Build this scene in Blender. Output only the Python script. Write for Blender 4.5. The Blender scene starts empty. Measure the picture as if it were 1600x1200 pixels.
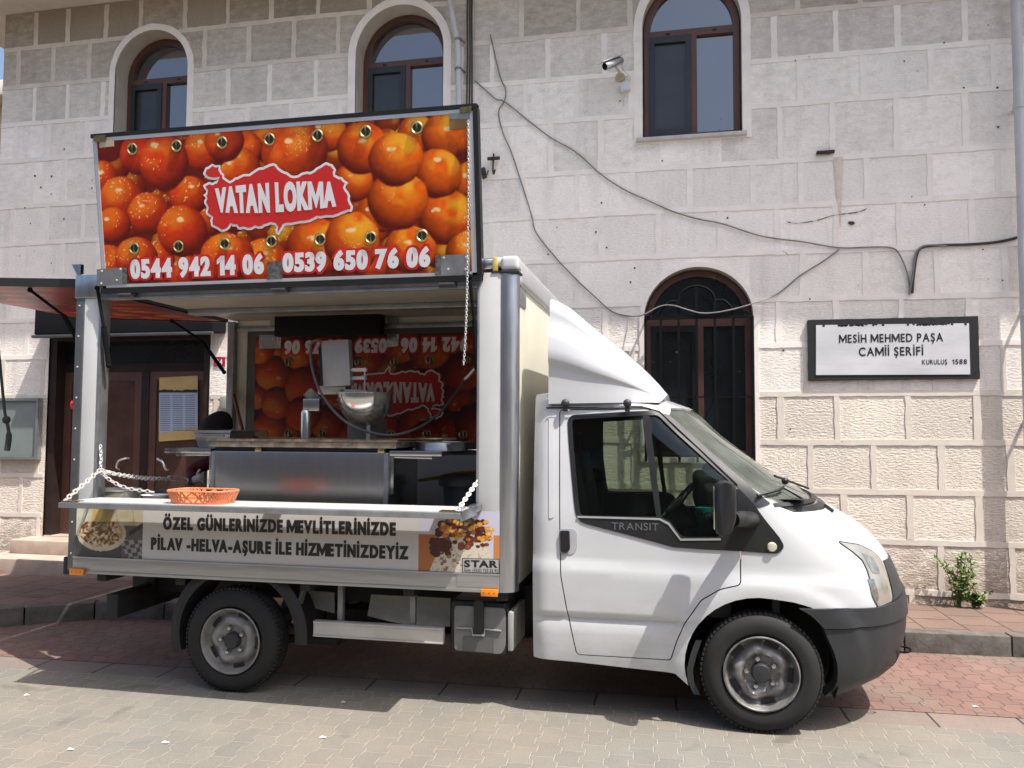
import bpy, bmesh, math, random
import numpy as np
from mathutils import Vector, Matrix
from mathutils.geometry import delaunay_2d_cdt

rnd = random.Random(7)
sc = bpy.context.scene
col = sc.collection
R = math.radians

# ---------------------------------------------------------------- camera
YAW, PITCH, ROLL = R(-11.785), R(3.152), R(0.266)
FPX = 1250.0                                     # focal length in pixels of the 1600 x 1200 photograph
CAM = Vector((0.0, -4.787, 1.717))
fw = Vector((math.sin(YAW) * math.cos(PITCH), math.cos(YAW) * math.cos(PITCH), math.sin(PITCH)))
rt0 = Vector((math.cos(YAW), -math.sin(YAW), 0)); up0 = rt0.cross(fw)
rt = math.cos(ROLL) * rt0 + math.sin(ROLL) * up0
up = -math.sin(ROLL) * rt0 + math.cos(ROLL) * up0
cd = bpy.data.cameras.new('camera'); cam = bpy.data.objects.new('camera', cd); col.objects.link(cam)
cam.matrix_world = Matrix(((rt.x, up.x, -fw.x, CAM.x), (rt.y, up.y, -fw.y, CAM.y), (rt.z, up.z, -fw.z, CAM.z), (0, 0, 0, 1)))
cd.sensor_width = 36; cd.lens = 36 * FPX / 1600; cd.clip_end = 3000; cd.clip_start = 0.05
sc.camera = cam

# ---------------------------------------------------------------- light
SUN = Vector((0.45, -0.235, 1.0)).normalized()     # towards the sun
w = bpy.data.worlds.new('World'); sc.world = w; w.use_nodes = True
nt = w.node_tree; nt.nodes.clear()
sky = nt.nodes.new('ShaderNodeTexSky'); sky.sky_type = 'NISHITA'; sky.sun_disc = False
sky.sun_elevation = math.asin(SUN.z); sky.sun_rotation = math.atan2(SUN.x, SUN.y)
sky.air_density = 0.9; sky.dust_density = 4.0; sky.ozone_density = 0.6
bg = nt.nodes.new('ShaderNodeBackground'); bg.inputs['Strength'].default_value = 0.15
wo = nt.nodes.new('ShaderNodeOutputWorld')
nt.links.new(sky.outputs[0], bg.inputs[0]); nt.links.new(bg.outputs[0], wo.inputs[0])
sl = bpy.data.lights.new('sun', 'SUN'); sl.energy = 4.3; sl.angle = R(0.53); sl.color = (1.0, 0.955, 0.89)
so = bpy.data.objects.new('sun', sl); col.objects.link(so); so.location = (6, -4, 14)
so.rotation_euler = (-SUN).to_track_quat('-Z', 'Y').to_euler()
sc.view_settings.view_transform = 'Standard'; sc.view_settings.look = 'None'
sc.view_settings.exposure = 0.70; sc.view_settings.gamma = 1.0
sc.cycles.max_bounces = 8; sc.cycles.diffuse_bounces = 4; sc.cycles.transparent_max_bounces = 16
sc.cycles.caustics_reflective = False; sc.cycles.caustics_refractive = False
sc.cycles.sample_clamp_indirect = 6.0

# ---------------------------------------------------------------- survey helpers (photo pixel -> point on a real plane)
def ray(px, py): return rt * ((px - 800) / FPX) + up * (-(py - 600) / FPX) + fw
def PY(px, py, Y):
    d = ray(px, py); return CAM + d * ((Y - CAM.y) / d.y)
def PZ(px, py, Z):
    d = ray(px, py); return CAM + d * ((Z - CAM.z) / d.z)
def PX(px, py, X):
    d = ray(px, py); return CAM + d * ((X - CAM.x) / d.x)
def XZ(pts, Y): return [(p.x, p.z) for p in (PY(a, b, Y) for a, b in pts)]
def proj(p):
    d = p - CAM; z = d.dot(fw)
    return 800 + FPX * d.dot(rt) / z, 600 - FPX * d.dot(up) / z

# ---------------------------------------------------------------- materials
MATS = {}
def M(name, c, rough=.5, metal=0., var=.12, vs=4., bump=0., bs=60., coat=0., spec=.5, stretch=None, alpha=None):
    if name in MATS: return MATS[name]
    m = bpy.data.materials.new(name); m.use_nodes = True; N = m.node_tree; b = N.nodes['Principled BSDF']
    b.inputs['Roughness'].default_value = rough; b.inputs['Metallic'].default_value = metal
    b.inputs['Coat Weight'].default_value = coat; b.inputs['Coat Roughness'].default_value = .05
    b.inputs['Specular IOR Level'].default_value = spec
    tc = N.nodes.new('ShaderNodeTexCoord'); src = tc.outputs['Object']
    if stretch:
        mp = N.nodes.new('ShaderNodeMapping'); mp.inputs['Scale'].default_value = stretch
        N.links.new(src, mp.inputs[0]); src = mp.outputs[0]
    n = N.nodes.new('ShaderNodeTexNoise'); n.inputs['Scale'].default_value = vs; n.inputs['Detail'].default_value = 6; n.inputs['Roughness'].default_value = .62
    N.links.new(src, n.inputs['Vector'])
    r = N.nodes.new('ShaderNodeValToRGB'); e = r.color_ramp.elements
    e[0].position = .3; e[1].position = .7
    e[0].color = tuple(x * (1 - var) for x in c) + (1,); e[1].color = tuple(min(1, x * (1 + var)) for x in c) + (1,)
    N.links.new(n.outputs['Fac'], r.inputs[0]); N.links.new(r.outputs[0], b.inputs['Base Color'])
    rr = N.nodes.new('ShaderNodeMapRange'); rr.inputs['To Min'].default_value = max(.02, rough * .8); rr.inputs['To Max'].default_value = min(1, rough * 1.2)
    N.links.new(n.outputs['Fac'], rr.inputs[0]); N.links.new(rr.outputs[0], b.inputs['Roughness'])
    if bump:
        n2 = N.nodes.new('ShaderNodeTexNoise'); n2.inputs['Scale'].default_value = bs; n2.inputs['Detail'].default_value = 4
        N.links.new(src, n2.inputs['Vector'])
        bp = N.nodes.new('ShaderNodeBump'); bp.inputs['Strength'].default_value = 1; bp.inputs['Distance'].default_value = bump
        N.links.new(n2.outputs['Fac'], bp.inputs['Height']); N.links.new(bp.outputs[0], b.inputs['Normal'])
    MATS[name] = m; return m

def glass(name, tint, dirt=.0, gloss=.1):
    if name in MATS: return MATS[name]
    m = bpy.data.materials.new(name); m.use_nodes = True; N = m.node_tree; N.nodes.clear(); L = N.links
    o = N.nodes.new('ShaderNodeOutputMaterial'); t = N.nodes.new('ShaderNodeBsdfTransparent'); t.inputs[0].default_value = tint + (1,)
    g = N.nodes.new('ShaderNodeBsdfGlossy'); g.inputs['Roughness'].default_value = .02
    fr = N.nodes.new('ShaderNodeFresnel'); fr.inputs[0].default_value = 1.5
    mx = N.nodes.new('ShaderNodeMixShader'); L.new(fr.outputs[0], mx.inputs[0]); L.new(t.outputs[0], mx.inputs[1]); L.new(g.outputs[0], mx.inputs[2])
    last = mx.outputs[0]
    if dirt:
        d = N.nodes.new('ShaderNodeBsdfDiffuse'); d.inputs[0].default_value = (.42, .44, .40, 1)
        n = N.nodes.new('ShaderNodeTexNoise'); n.inputs['Scale'].default_value = 5; n.inputs['Detail'].default_value = 5
        tc = N.nodes.new('ShaderNodeTexCoord'); L.new(tc.outputs['Object'], n.inputs['Vector'])
        mr = N.nodes.new('ShaderNodeMapRange'); mr.inputs['From Min'].default_value = .3; mr.inputs['From Max'].default_value = .8
        mr.inputs['To Min'].default_value = dirt * .5; mr.inputs['To Max'].default_value = dirt * 1.5; L.new(n.outputs['Fac'], mr.inputs[0])
        m2 = N.nodes.new('ShaderNodeMixShader'); L.new(mr.outputs[0], m2.inputs[0]); L.new(last, m2.inputs[1]); L.new(d.outputs[0], m2.inputs[2]); last = m2.outputs[0]
    L.new(last, o.inputs[0]); MATS[name] = m; return m

def vcol(name, rough=.4, attr='Col', bump=0):
    if name in MATS: return MATS[name]
    m = bpy.data.materials.new(name); m.use_nodes = True; N = m.node_tree; b = N.nodes['Principled BSDF']
    a = N.nodes.new('ShaderNodeAttribute'); a.attribute_name = attr
    N.links.new(a.outputs['Color'], b.inputs['Base Color']); b.inputs['Roughness'].default_value = rough
    MATS[name] = m; return m

white = M('white_paint', (.55, .56, .57), .24, var=.03, vs=3, coat=.6)
def road_grime(m):                                   # splashed dirt low on the body
    N = m.node_tree; L = N.links; b = N.nodes['Principled BSDF']; src = b.inputs['Base Color'].links[0].from_socket
    g = N.nodes.new('ShaderNodeNewGeometry'); sx = N.nodes.new('ShaderNodeSeparateXYZ'); L.new(g.outputs['Position'], sx.inputs[0])
    mr = N.nodes.new('ShaderNodeMapRange'); mr.inputs['From Min'].default_value = .95; mr.inputs['From Max'].default_value = .35; L.new(sx.outputs[2], mr.inputs[0])
    n = N.nodes.new('ShaderNodeTexNoise'); n.inputs['Scale'].default_value = 3.2; n.inputs['Detail'].default_value = 9; n.inputs['Roughness'].default_value = .72
    mp = N.nodes.new('ShaderNodeMapping'); mp.inputs['Scale'].default_value = (.8, 1, 1.6); L.new(g.outputs['Position'], mp.inputs[0]); L.new(mp.outputs[0], n.inputs['Vector'])
    nr = N.nodes.new('ShaderNodeMapRange'); nr.inputs['From Min'].default_value = .38; nr.inputs['From Max'].default_value = .68; nr.inputs['To Max'].default_value = .42; L.new(n.outputs['Fac'], nr.inputs[0])
    k = N.nodes.new('ShaderNodeMath'); k.operation = 'MULTIPLY'; L.new(mr.outputs[0], k.inputs[0]); L.new(nr.outputs[0], k.inputs[1])
    mx = N.nodes.new('ShaderNodeMix'); mx.data_type = 'RGBA'; L.new(k.outputs[0], mx.inputs['Factor']); L.new(src, mx.inputs['A']); mx.inputs['B'].default_value = (.27, .245, .205, 1); L.new(mx.outputs['Result'], b.inputs['Base Color'])
road_grime(white)
white_box = M('white_panel', (.55, .555, .55), .38, var=.05, vs=4)
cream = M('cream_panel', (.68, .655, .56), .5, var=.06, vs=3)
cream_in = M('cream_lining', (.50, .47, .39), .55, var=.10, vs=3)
alu = M('aluminium', (.50, .51, .53), .30, 1, var=.12, vs=6, stretch=(6, 6, .6))
alu_h = M('aluminium_sheet', (.43, .43, .42), .42, .75, var=.14, vs=5, stretch=(.5, 6, 7))
alu_d = M('dull_aluminium', (.36, .37, .38), .42, .8, var=.2, vs=7)
steel = M('stainless_steel', (.50, .50, .50), .24, 1, var=.05, vs=5, stretch=(9, 4, .5))
steel_b = M('polished_steel', (.74, .74, .71), .16, .88, var=.08, vs=5)
steel_r = M('greasy_steel', (.36, .31, .25), .4, .7, var=.6, vs=11)
chrome = M('zinc_chain', (.74, .73, .70), .3, .5, var=.15, vs=30)
blackp = M('black_plastic', (.011, .0115, .012), .45, var=.2, vs=8, bump=.0004, bs=400)
greyp = M('grey_plastic', (.024, .0255, .0285), .5, var=.18, vs=6, bump=.0005, bs=350)
midp = M('mid_grey_plastic', (.16, .16, .155), .55, var=.2, vs=9)
blackm = M('black_paint', (.006, .006, .0065), .8, var=.3, vs=9, spec=.12)
rubber = M('tyre_rubber', (.013, .013, .0125), .8, var=.35, vs=7, bump=.0012, bs=90)
rubber2 = M('black_rubber', (.014, .014, .014), .6, var=.2)
rimm = M('painted_steel_wheel', (.40, .40, .40), .42, .75, var=.28, vs=14)
chassis = M('chassis_black', (.018, .018, .018), .7, var=.4, vs=6)
dark = M('dark_interior', (.020, .022, .024), .75, var=.3, vs=6)
seatm = M('seat_cloth', (.035, .040, .046), .9, var=.3, vs=25)
orange_l = M('amber_lens', (.85, .26, .01), .2, var=.1, coat=.5)
lens = M('clear_lens', (.33, .315, .27), .10, .35, var=.25, vs=9, coat=1)
brass = M('brass', (.48, .40, .20), .28, 1, var=.2, vs=40)
brown = M('brown_pvc', (.105, .040, .026), .38, var=.18, vs=6)
doorbr = M('brown_door', (.095, .042, .030), .5, var=.25, vs=5)
dkbr = M('dark_brown', (.028, .017, .014), .6, var=.25, vs=6, spec=.25)
pane = M('window_glass', (.022, .026, .032), .04, var=.25, vs=2, spec=1.0); pane.node_tree.nodes['Principled BSDF'].inputs['IOR'].default_value = 1.95
pane_d = M('dark_window_glass', (.014, .018, .020), .12, var=.3, vs=2)
mesh_d = M('insect_screen', (.022, .024, .026), .45, var=.2, vs=9)
cable_m = M('grey_cable', (.21, .20, .19), .6, var=.25)
cable_k = M('black_cable', (.03, .028, .027), .6, var=.25)
pvc = M('grey_pvc_pipe', (.52, .53, .53), .4, var=.1, vs=4)
bandm = M('joint_plaster', (.90, .83, .755), .85, var=.08, vs=5, bump=.0012, bs=45); bandl = M('joint_plaster_low', (.72, .655, .565), .85, var=.09, vs=5, bump=.0015, bs=45); bandt = M('joint_plaster_top', (.70, .62, .525), .85, var=.12, vs=5, bump=.0012, bs=45)  # mid-wall joints lifted in colour against eave shade, low ones toned down for sun
soff = M('soffit_plaster', (.62, .58, .52), .9, var=.1, vs=3)
ironr = M('rusty_iron', (.05, .028, .018), .85, var=.5, vs=20)
redp = M('print_red', (.62, .025, .022), .4, var=.04)
whitep = M('print_white', (.80, .79, .80), .4, var=.03)
blackt = M('print_black', (.014, .012, .012), .45, var=.1)
greys = M('sticker_grey', (.40, .40, .40), .5, var=.06)

# ---------------------------------------------------------------- mesh builder
def inpoly(P, poly):
    P = np.asarray(P, float); x, y = P[:, 0], P[:, 1]; r = np.zeros(len(P), bool)
    n = len(poly)
    for i in range(n):
        x1, y1 = poly[i]; x2, y2 = poly[(i + 1) % n]
        if y1 == y2: continue
        c = ((y1 > y) != (y2 > y)) & (x < (x2 - x1) * (y - y1) / (y2 - y1) + x1)
        r ^= c
    return r
def resample(poly, step):
    out = []
    for i in range(len(poly)):
        a = Vector(poly[i]); b = Vector(poly[(i + 1) % len(poly)]); n = max(1, int((b - a).length / step))
        for k in range(n): out.append(tuple(a + (b - a) * (k / n)))
    return out
def smooth_path(pts, n=6):
    pts = [Vector(p) for p in pts]; out = []
    for i in range(len(pts) - 1):
        p0 = pts[max(0, i - 1)]; p1 = pts[i]; p2 = pts[i + 1]; p3 = pts[min(len(pts) - 1, i + 2)]
        for k in range(n):
            t = k / n
            out.append(.5 * ((2 * p1) + (p2 - p0) * t + (2 * p0 - 5 * p1 + 4 * p2 - p3) * t * t + (3 * p1 - p0 - 3 * p2 + p3) * t ** 3))
    out.append(pts[-1]); return out
def smooth_closed(pts, n=4):
    p = list(pts); q = smooth_path([p[-1]] + p + p[:2], n); return [tuple(v) for v in q[n:-n - 1 + 1 - 1]][:n * len(p)]

class MB:
    def __init__(s): s.v = []; s.f = []; s.m = []
    def add(s, vs, fs, mi=0):
        o = len(s.v); s.v += [tuple(v) for v in vs]; s.f += [tuple(i + o for i in f) for f in fs]; s.m += [mi] * len(fs); return s
    def bm(s, b, mi=0):
        b.verts.index_update(); s.add([v.co[:] for v in b.verts], [[v.index for v in f.verts] for f in b.faces], mi); b.free(); return s
    def obox(s, c, ax, bev=0, mi=0, seg=2):
        c = Vector(c); ax = [Vector(a) for a in ax]; b = bmesh.new(); bmesh.ops.create_cube(b, size=2)
        L = [a.length for a in ax]
        for v in b.verts: v.co = Vector((v.co.x * L[0], v.co.y * L[1], v.co.z * L[2]))
        if bev: bmesh.ops.bevel(b, geom=b.edges[:], offset=bev, segments=seg, profile=.6, affect='EDGES', clamp_overlap=True)
        U = [a.normalized() for a in ax]
        for v in b.verts: v.co = c + U[0] * v.co.x + U[1] * v.co.y + U[2] * v.co.z
        return s.bm(b, mi)
    def box(s, x0, x1, y0, y1, z0, z1, bev=0, mi=0, seg=2):
        return s.obox(((x0 + x1) / 2, (y0 + y1) / 2, (z0 + z1) / 2), (((x1 - x0) / 2, 0, 0), (0, (y1 - y0) / 2, 0), (0, 0, (z1 - z0) / 2)), bev, mi, seg)
    def bar(s, a, b, wd, ht, mi=0, bev=0, upv=(0, 0, 1)):
        a = Vector(a); b = Vector(b); d = (b - a); upv = Vector(upv) if d.normalized().cross(Vector(upv)).length > .02 else Vector((0, 1, 0)); u = d.cross(upv).normalized(); v = u.cross(d).normalized()
        return s.obox((a + b) / 2, (d / 2, u * wd / 2, v * ht / 2), bev, mi)
    def tube(s, pts, r, seg=8, mi=0, closed=False):
        pts = [Vector(p) for p in pts]; n = len(pts); rs = r if isinstance(r, (list, tuple)) else [r] * n
        vs = []; fs = []; pu = None
        for i, p in enumerate(pts):
            if closed: t = pts[(i + 1) % n] - pts[i - 1]
            else: t = pts[min(n - 1, i + 1)] - pts[max(0, i - 1)]
            t.normalize()
            if pu is None:
                pu = t.orthogonal().normalized()
            pu = (pu - t * pu.dot(t)).normalized(); pv = t.cross(pu)
            for k in range(seg):
                a = 2 * math.pi * k / seg; vs.append(p + (pu * math.cos(a) + pv * math.sin(a)) * rs[i])
        for i in range(n if closed else n - 1):
            j = (i + 1) % n
            for k in range(seg):
                k2 = (k + 1) % seg; fs.append((i * seg + k, i * seg + k2, j * seg + k2, j * seg + k))
        if not closed: fs.append(tuple(range(seg))[::-1]); fs.append(tuple((n - 1) * seg + k for k in range(seg)))
        return s.add(vs, fs, mi)
    def lathe(s, c, axis, prof, seg=32, mi=0, cap=False):
        c = Vector(c); a = Vector(axis).normalized(); u = a.orthogonal().normalized(); v = a.cross(u); vs = []; fs = []
        for r, h in prof:
            for k in range(seg):
                t = 2 * math.pi * k / seg; vs.append(c + a * h + (u * math.cos(t) + v * math.sin(t)) * r)
        for i in range(len(prof) - 1):
            for k in range(seg):
                k2 = (k + 1) % seg; fs.append((i * seg + k, i * seg + k2, (i + 1) * seg + k2, (i + 1) * seg + k))
        if cap: fs.append(tuple(range(seg))); fs.append(tuple((len(prof) - 1) * seg + k for k in range(seg)))
        return s.add(vs, fs, mi)
    def ball(s, c, r, sx=1, sy=1, sz=1, mi=0, seg=14):
        b = bmesh.new(); bmesh.ops.create_uvsphere(b, u_segments=seg, v_segments=max(6, seg // 2 + 1), radius=r)
        for v in b.verts: v.co = Vector((v.co.x * sx, v.co.y * sy, v.co.z * sz)) + Vector(c)
        return s.bm(b, mi)
    def grid(s, fn, nu, nv, mi=0):
        vs = [fn(i / nu, j / nv) for j in range(nv + 1) for i in range(nu + 1)]
        fs = [(j * (nu + 1) + i, j * (nu + 1) + i + 1, (j + 1) * (nu + 1) + i + 1, (j + 1) * (nu + 1) + i) for j in range(nv) for i in range(nu)]
        return s.add(vs, fs, mi)
    def sheet(s, outer, holes, fn, back, step=None, es=None, mi=0, mb=None, lines=()):
        """Flat outline with holes mapped by fn(s,z); thickness closed by back(s,z)."""
        es = es or step
        rings = [list(outer)] + [list(h) for h in holes]
        if es: rings = [resample(r, es) for r in rings]
        vs = []; ed = []
        for r in rings:
            o = len(vs); vs += [tuple(p[:2]) for p in r]; ed += [(o + i, o + (i + 1) % len(r)) for i in range(len(r))]
        if step:
            x = [p[0] for p in rings[0]]; z = [p[1] for p in rings[0]]
            gx = np.arange(min(x) + step * .5, max(x), step); gz = np.arange(min(z) + step * .5, max(z), step)
            G = np.array([(a, b) for a in gx for b in gz])
            LP = [(a, f(a)) for f in lines for a in gx]              # rows of points along the creases
            if LP:
                LA = np.array(LP); G = np.array([g for g in G if np.min(np.hypot(LA[:, 0] - g[0], (LA[:, 1] - g[1]) * 1.4)) > step * .55]); G = np.vstack([G, LA])
            if len(G):
                k = inpoly(G, rings[0])
                for h in rings[1:]: k &= ~inpoly(G, h)
                E = np.array(vs); G = G[k]
                if len(G):
                    dm = np.array([np.min(np.hypot(E[:, 0] - g[0], E[:, 1] - g[1])) for g in G]); G = G[dm > step * .45]
                    vs += [tuple(g) for g in G]
        V, _, F, *_ = delaunay_2d_cdt([Vector(v) for v in vs], ed, [], 0, 1e-6, False)
        V = [tuple(v) for v in V]
        cen = np.array([[sum(V[i][k] for i in f) / len(f) for k in (0, 1)] for f in F])
        ok = inpoly(cen, rings[0])
        for h in rings[1:]: ok &= ~inpoly(cen, h)
        F = [f for f, q in zip(F, ok) if q]
        front = [fn(*v) for v in V]
        if back is None: return s.add(front, F, mi)
        bk = [back(*v) for v in V]; n = len(V); cnt = {}
        for f in F:
            for i in range(len(f)):
                a, b = f[i], f[(i + 1) % len(f)]; cnt[(a, b)] = 1
        walls = [(a, b, b + n, a + n) for (a, b) in cnt if (b, a) not in cnt]
        o = len(s.v); s.v += [tuple(v) for v in front + bk]
        sh = lambda f: tuple(i + o for i in f)
        s.f += [sh(f) for f in F]; s.m += [mi] * len(F)
        s.f += [sh(tuple(i + n for i in f[::-1])) for f in F]; s.m += [mi if mb is None else mb] * len(F)
        s.f += [sh(f) for f in walls]; s.m += [mi] * len(walls)
        return s
    def flat(s, outer, holes, y0, y1, mi=0, step=None, es=None):   # slab in XZ between planes y0 (front) and y1
        return s.sheet(outer, holes, lambda a, b: (a, y0, b), lambda a, b: (a, y1, b), step, es, mi)

def world_loc(o):
    v = Vector((0, 0, 0))
    while o is not None: v += o.location; o = o.parent
    return v
def obj(name, mb, mats, parent=None, label=None, cat=None, group=None, kind=None, angle=38, loc=None, recalc=True, cols=None, facecols=None):
    me = bpy.data.meshes.new(name)
    off = world_loc(parent) if parent else Vector(loc or (0, 0, 0))
    me.from_pydata([(v[0] - off.x, v[1] - off.y, v[2] - off.z) for v in mb.v], [], mb.f)
    mats = mats if isinstance(mats, (list, tuple)) else [mats]
    for m in mats: me.materials.append(m)
    me.polygons.foreach_set('material_index', mb.m)
    if cols is not None:
        a = me.color_attributes.new('Col', 'FLOAT_COLOR', 'POINT'); a.data.foreach_set('color', np.asarray(cols, np.float32).ravel())
    if recalc:
        b = bmesh.new(); b.from_mesh(me); bmesh.ops.recalc_face_normals(b, faces=b.faces[:]); b.to_mesh(me); b.free()
    me.polygons.foreach_set('use_smooth', [True] * len(me.polygons)); me.set_sharp_from_angle(angle=R(angle)); me.update()
    o = bpy.data.objects.new(name, me); col.objects.link(o)
    if parent: o.parent = parent
    else: o.location = off
    tag(o, label, cat, group, kind); return o
def pieces(name, mbs, mats, parent, **k):
    return [obj(name, m_, mats, parent, **k) for m_ in mbs]
def tag(o, label=None, cat=None, group=None, kind=None):
    if label: o['label'] = label
    if cat: o['category'] = cat
    if group: o['group'] = group
    if kind: o['kind'] = kind
def thing(name, label, cat, loc, group=None):
    o = bpy.data.objects.new(name, None); o.empty_display_size = .1; col.objects.link(o); o.location = loc; tag(o, label, cat, group); return o

_GL = {}
DIAC = {'Ö': ('O', 2), 'Ü': ('U', 2), 'İ': ('I', 1), 'Ş': ('S', -1)}
def glyph(ch, bold):
    k = (ch, round(bold, 4))
    if k in _GL: return _GL[k]
    if ch in DIAC:
        base, n = DIAC[ch]; v, f, bw = glyph(base, bold); V = list(v); F = list(f); hv = glyph('H', bold)[0]; top = max(q[1] for q in hv); r_ = .075 + .55 * bold
        for cx in ((bw / 2,) if abs(n) == 1 else (bw / 2 - .135 - .4 * bold, bw / 2 + .135 + .4 * bold)):
            o_ = len(V)
            if n > 0: V += [(cx - r_, top + .125), (cx, top + .125 - r_ * 1.1), (cx + r_, top + .125), (cx, top + .125 + r_ * 1.1)]; F.append((o_, o_ + 1, o_ + 2, o_ + 3))
            else: V += [(cx - .02, .03), (cx + .05 + bold, .03), (cx + .07 + bold, -.11), (cx - .01, -.20 - bold), (cx - .10, -.17), (cx - .10, -.12), (cx - .01, -.11)]; F.append(tuple(range(o_, o_ + 7)))
        V = [(x, y) for x, y in V]; _GL[k] = (V, F, bw); return _GL[k]
    if ch == '9':                                    # a turned 6
        v, f, w_ = glyph('6', bold); hv = glyph('H', bold)[0]; y0 = min(q[1] for q in hv); y1 = max(q[1] for q in hv); _GL[k] = ([(w_ - a, y0 + y1 - b) for a, b in v], f, w_); return _GL[k]
    cu = bpy.data.curves.new('lettering', 'FONT'); cu.body = ch; cu.size = 1; cu.offset = bold; cu.resolution_u = 4; cu.fill_mode = 'FRONT'
    o = bpy.data.objects.new('lettering', cu); col.objects.link(o)
    me = bpy.data.meshes.new_from_object(o.evaluated_get(bpy.context.evaluated_depsgraph_get()))
    V = [(v.co.x, v.co.y) for v in me.vertices]; F = [tuple(p.vertices) for p in me.polygons]
    bpy.data.objects.remove(o); bpy.data.curves.remove(cu); bpy.data.meshes.remove(me)
    x0 = min(v[0] for v in V); V = [(x - x0, y) for x, y in V]
    if ch == 'M':                                    # full-depth M as on the painted signs
        hv, _, hw = glyph('H', bold); y0 = min(v[1] for v in hv); H = max(v[1] for v in hv) - y0; t = glyph('I', bold)[2]; w_ = max(.74, .52 + 2.3 * t) * 1.0; s_ = t * 1.12
        V = [(0, 0), (0, H), (s_, H), (w_ / 2, H * .40 + t * .2), (w_ - s_, H), (w_, H), (w_, 0), (w_ - t, 0), (w_ - t, H * .60), (w_ / 2, .02), (t, H * .60), (t, 0)]
        V = [(x, y + y0) for x, y in V]; F = [(0, 1, 2, 10, 11), (2, 3, 9, 10), (3, 4, 8, 9), (4, 5, 6, 7, 8)]
    if ch == '1':
        hv = glyph('H', bold)[0]; y0 = min(v[1] for v in hv); H = max(v[1] for v in hv) - y0; t = glyph('I', bold)[2] * 1.05; fx = .17
        V = [(fx, 0), (fx + t, 0), (fx + t, H), (fx + t * .25, H), (0, H * .80), (0, H * .80 - t * .85), (fx, H * .74)]; V = [(x, y + y0) for x, y in V]; F = [(0, 1, 2, 3, 6), (3, 4, 5, 6)]
    _GL[k] = (V, F, max(v[0] for v in V)); return _GL[k]
KERN = {'VA': .13, 'AT': .11, 'TA': .11, 'AV': .13, 'LA': -.01, 'LO': .03, 'KA': .02, 'LT': .08, 'YI': .02, '14': .02, 'P-': .03, 'EV': .03, 'LV': .06}
def text2d(body, bold=0., spacing=1.0):
    """Lettering as flat 2-D triangles, set glyph by glyph; the outline weight never changes the setting."""
    V = []; F = []; x = 0.
    for i, ch in enumerate(body):
        if ch == ' ': x += .34; continue
        v, f, w_ = glyph(ch, bold); w0 = glyph(ch, 0.)[2]; o = len(V); d = (w0 - w_) / 2
        V += [(x + a + d, b) for a, b in v]; F += [tuple(q + o for q in g) for g in f]
        x += w0 + .155 * spacing - KERN.get(body[i:i + 2], 0.)
    return V, F
def caps(body, bold, spacing):
    """x-extent of a line and its cap height."""
    V, _ = text2d(body, bold, spacing); h = glyph('H', bold)[0]
    return min(p[0] for p in V), max(p[0] for p in V), min(p[1] for p in h), max(p[1] for p in h)
def put_text(mb, body, quad, bold=0., spacing=1., mi=0, fat=0.):
    """quad = origin on the base line, full width vector, cap height vector."""
    V, F = text2d(body, bold, spacing); x0, x1, y0, y1 = caps(body, bold, spacing)
    o, ax, ay = (Vector(q) for q in quad)
    nrm = ax.cross(ay).normalized()
    for k, sh in enumerate((0., -fat, fat) if fat else (0.,)):       # heavier upright strokes
        mb.add([o + nrm * (.00025 * k) + ax * ((x + sh - x0) / (x1 - x0)) + ay * ((y - y0) / (y1 - y0)) for x, y in V], F, mi)
def wob(poly, a=.003, step=.03):
    q = resample(poly, step); return [(x + rnd.uniform(-a, a), z + rnd.uniform(-a, a)) for x, z in q]
def cint(xs, ys):
    xs = np.array(xs, float); ys = np.array(ys, float); d = np.gradient(ys, xs)
    def f(x):
        x = min(max(x, xs[0]), xs[-1]); i = min(len(xs) - 2, max(0, int(np.searchsorted(xs, x) - 1))); h = xs[i + 1] - xs[i]; t = (x - xs[i]) / h
        return ((1 + 2 * t) * (1 - t) ** 2 * ys[i] + t * (1 - t) ** 2 * h * d[i] + t * t * (3 - 2 * t) * ys[i + 1] + t * t * (t - 1) * h * d[i + 1])
    return f
def sstep(a, b, x):
    t = min(1, max(0, (x - a) / (b - a))); return t * t * (3 - 2 * t)
# ================================================================ THE SETTING
D = 3.15                                            # distance of the facade behind the kerb side of the van
def mnode(N, op, a, b=None, c=None):
    n = N.nodes.new('ShaderNodeMath'); n.operation = op
    for i, q in enumerate((a, b, c)):
        if q is None: continue
        if isinstance(q, (int, float)): n.inputs[i].default_value = q
        else: N.links.new(q, n.inputs[i])
    return n.outputs[0]

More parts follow.
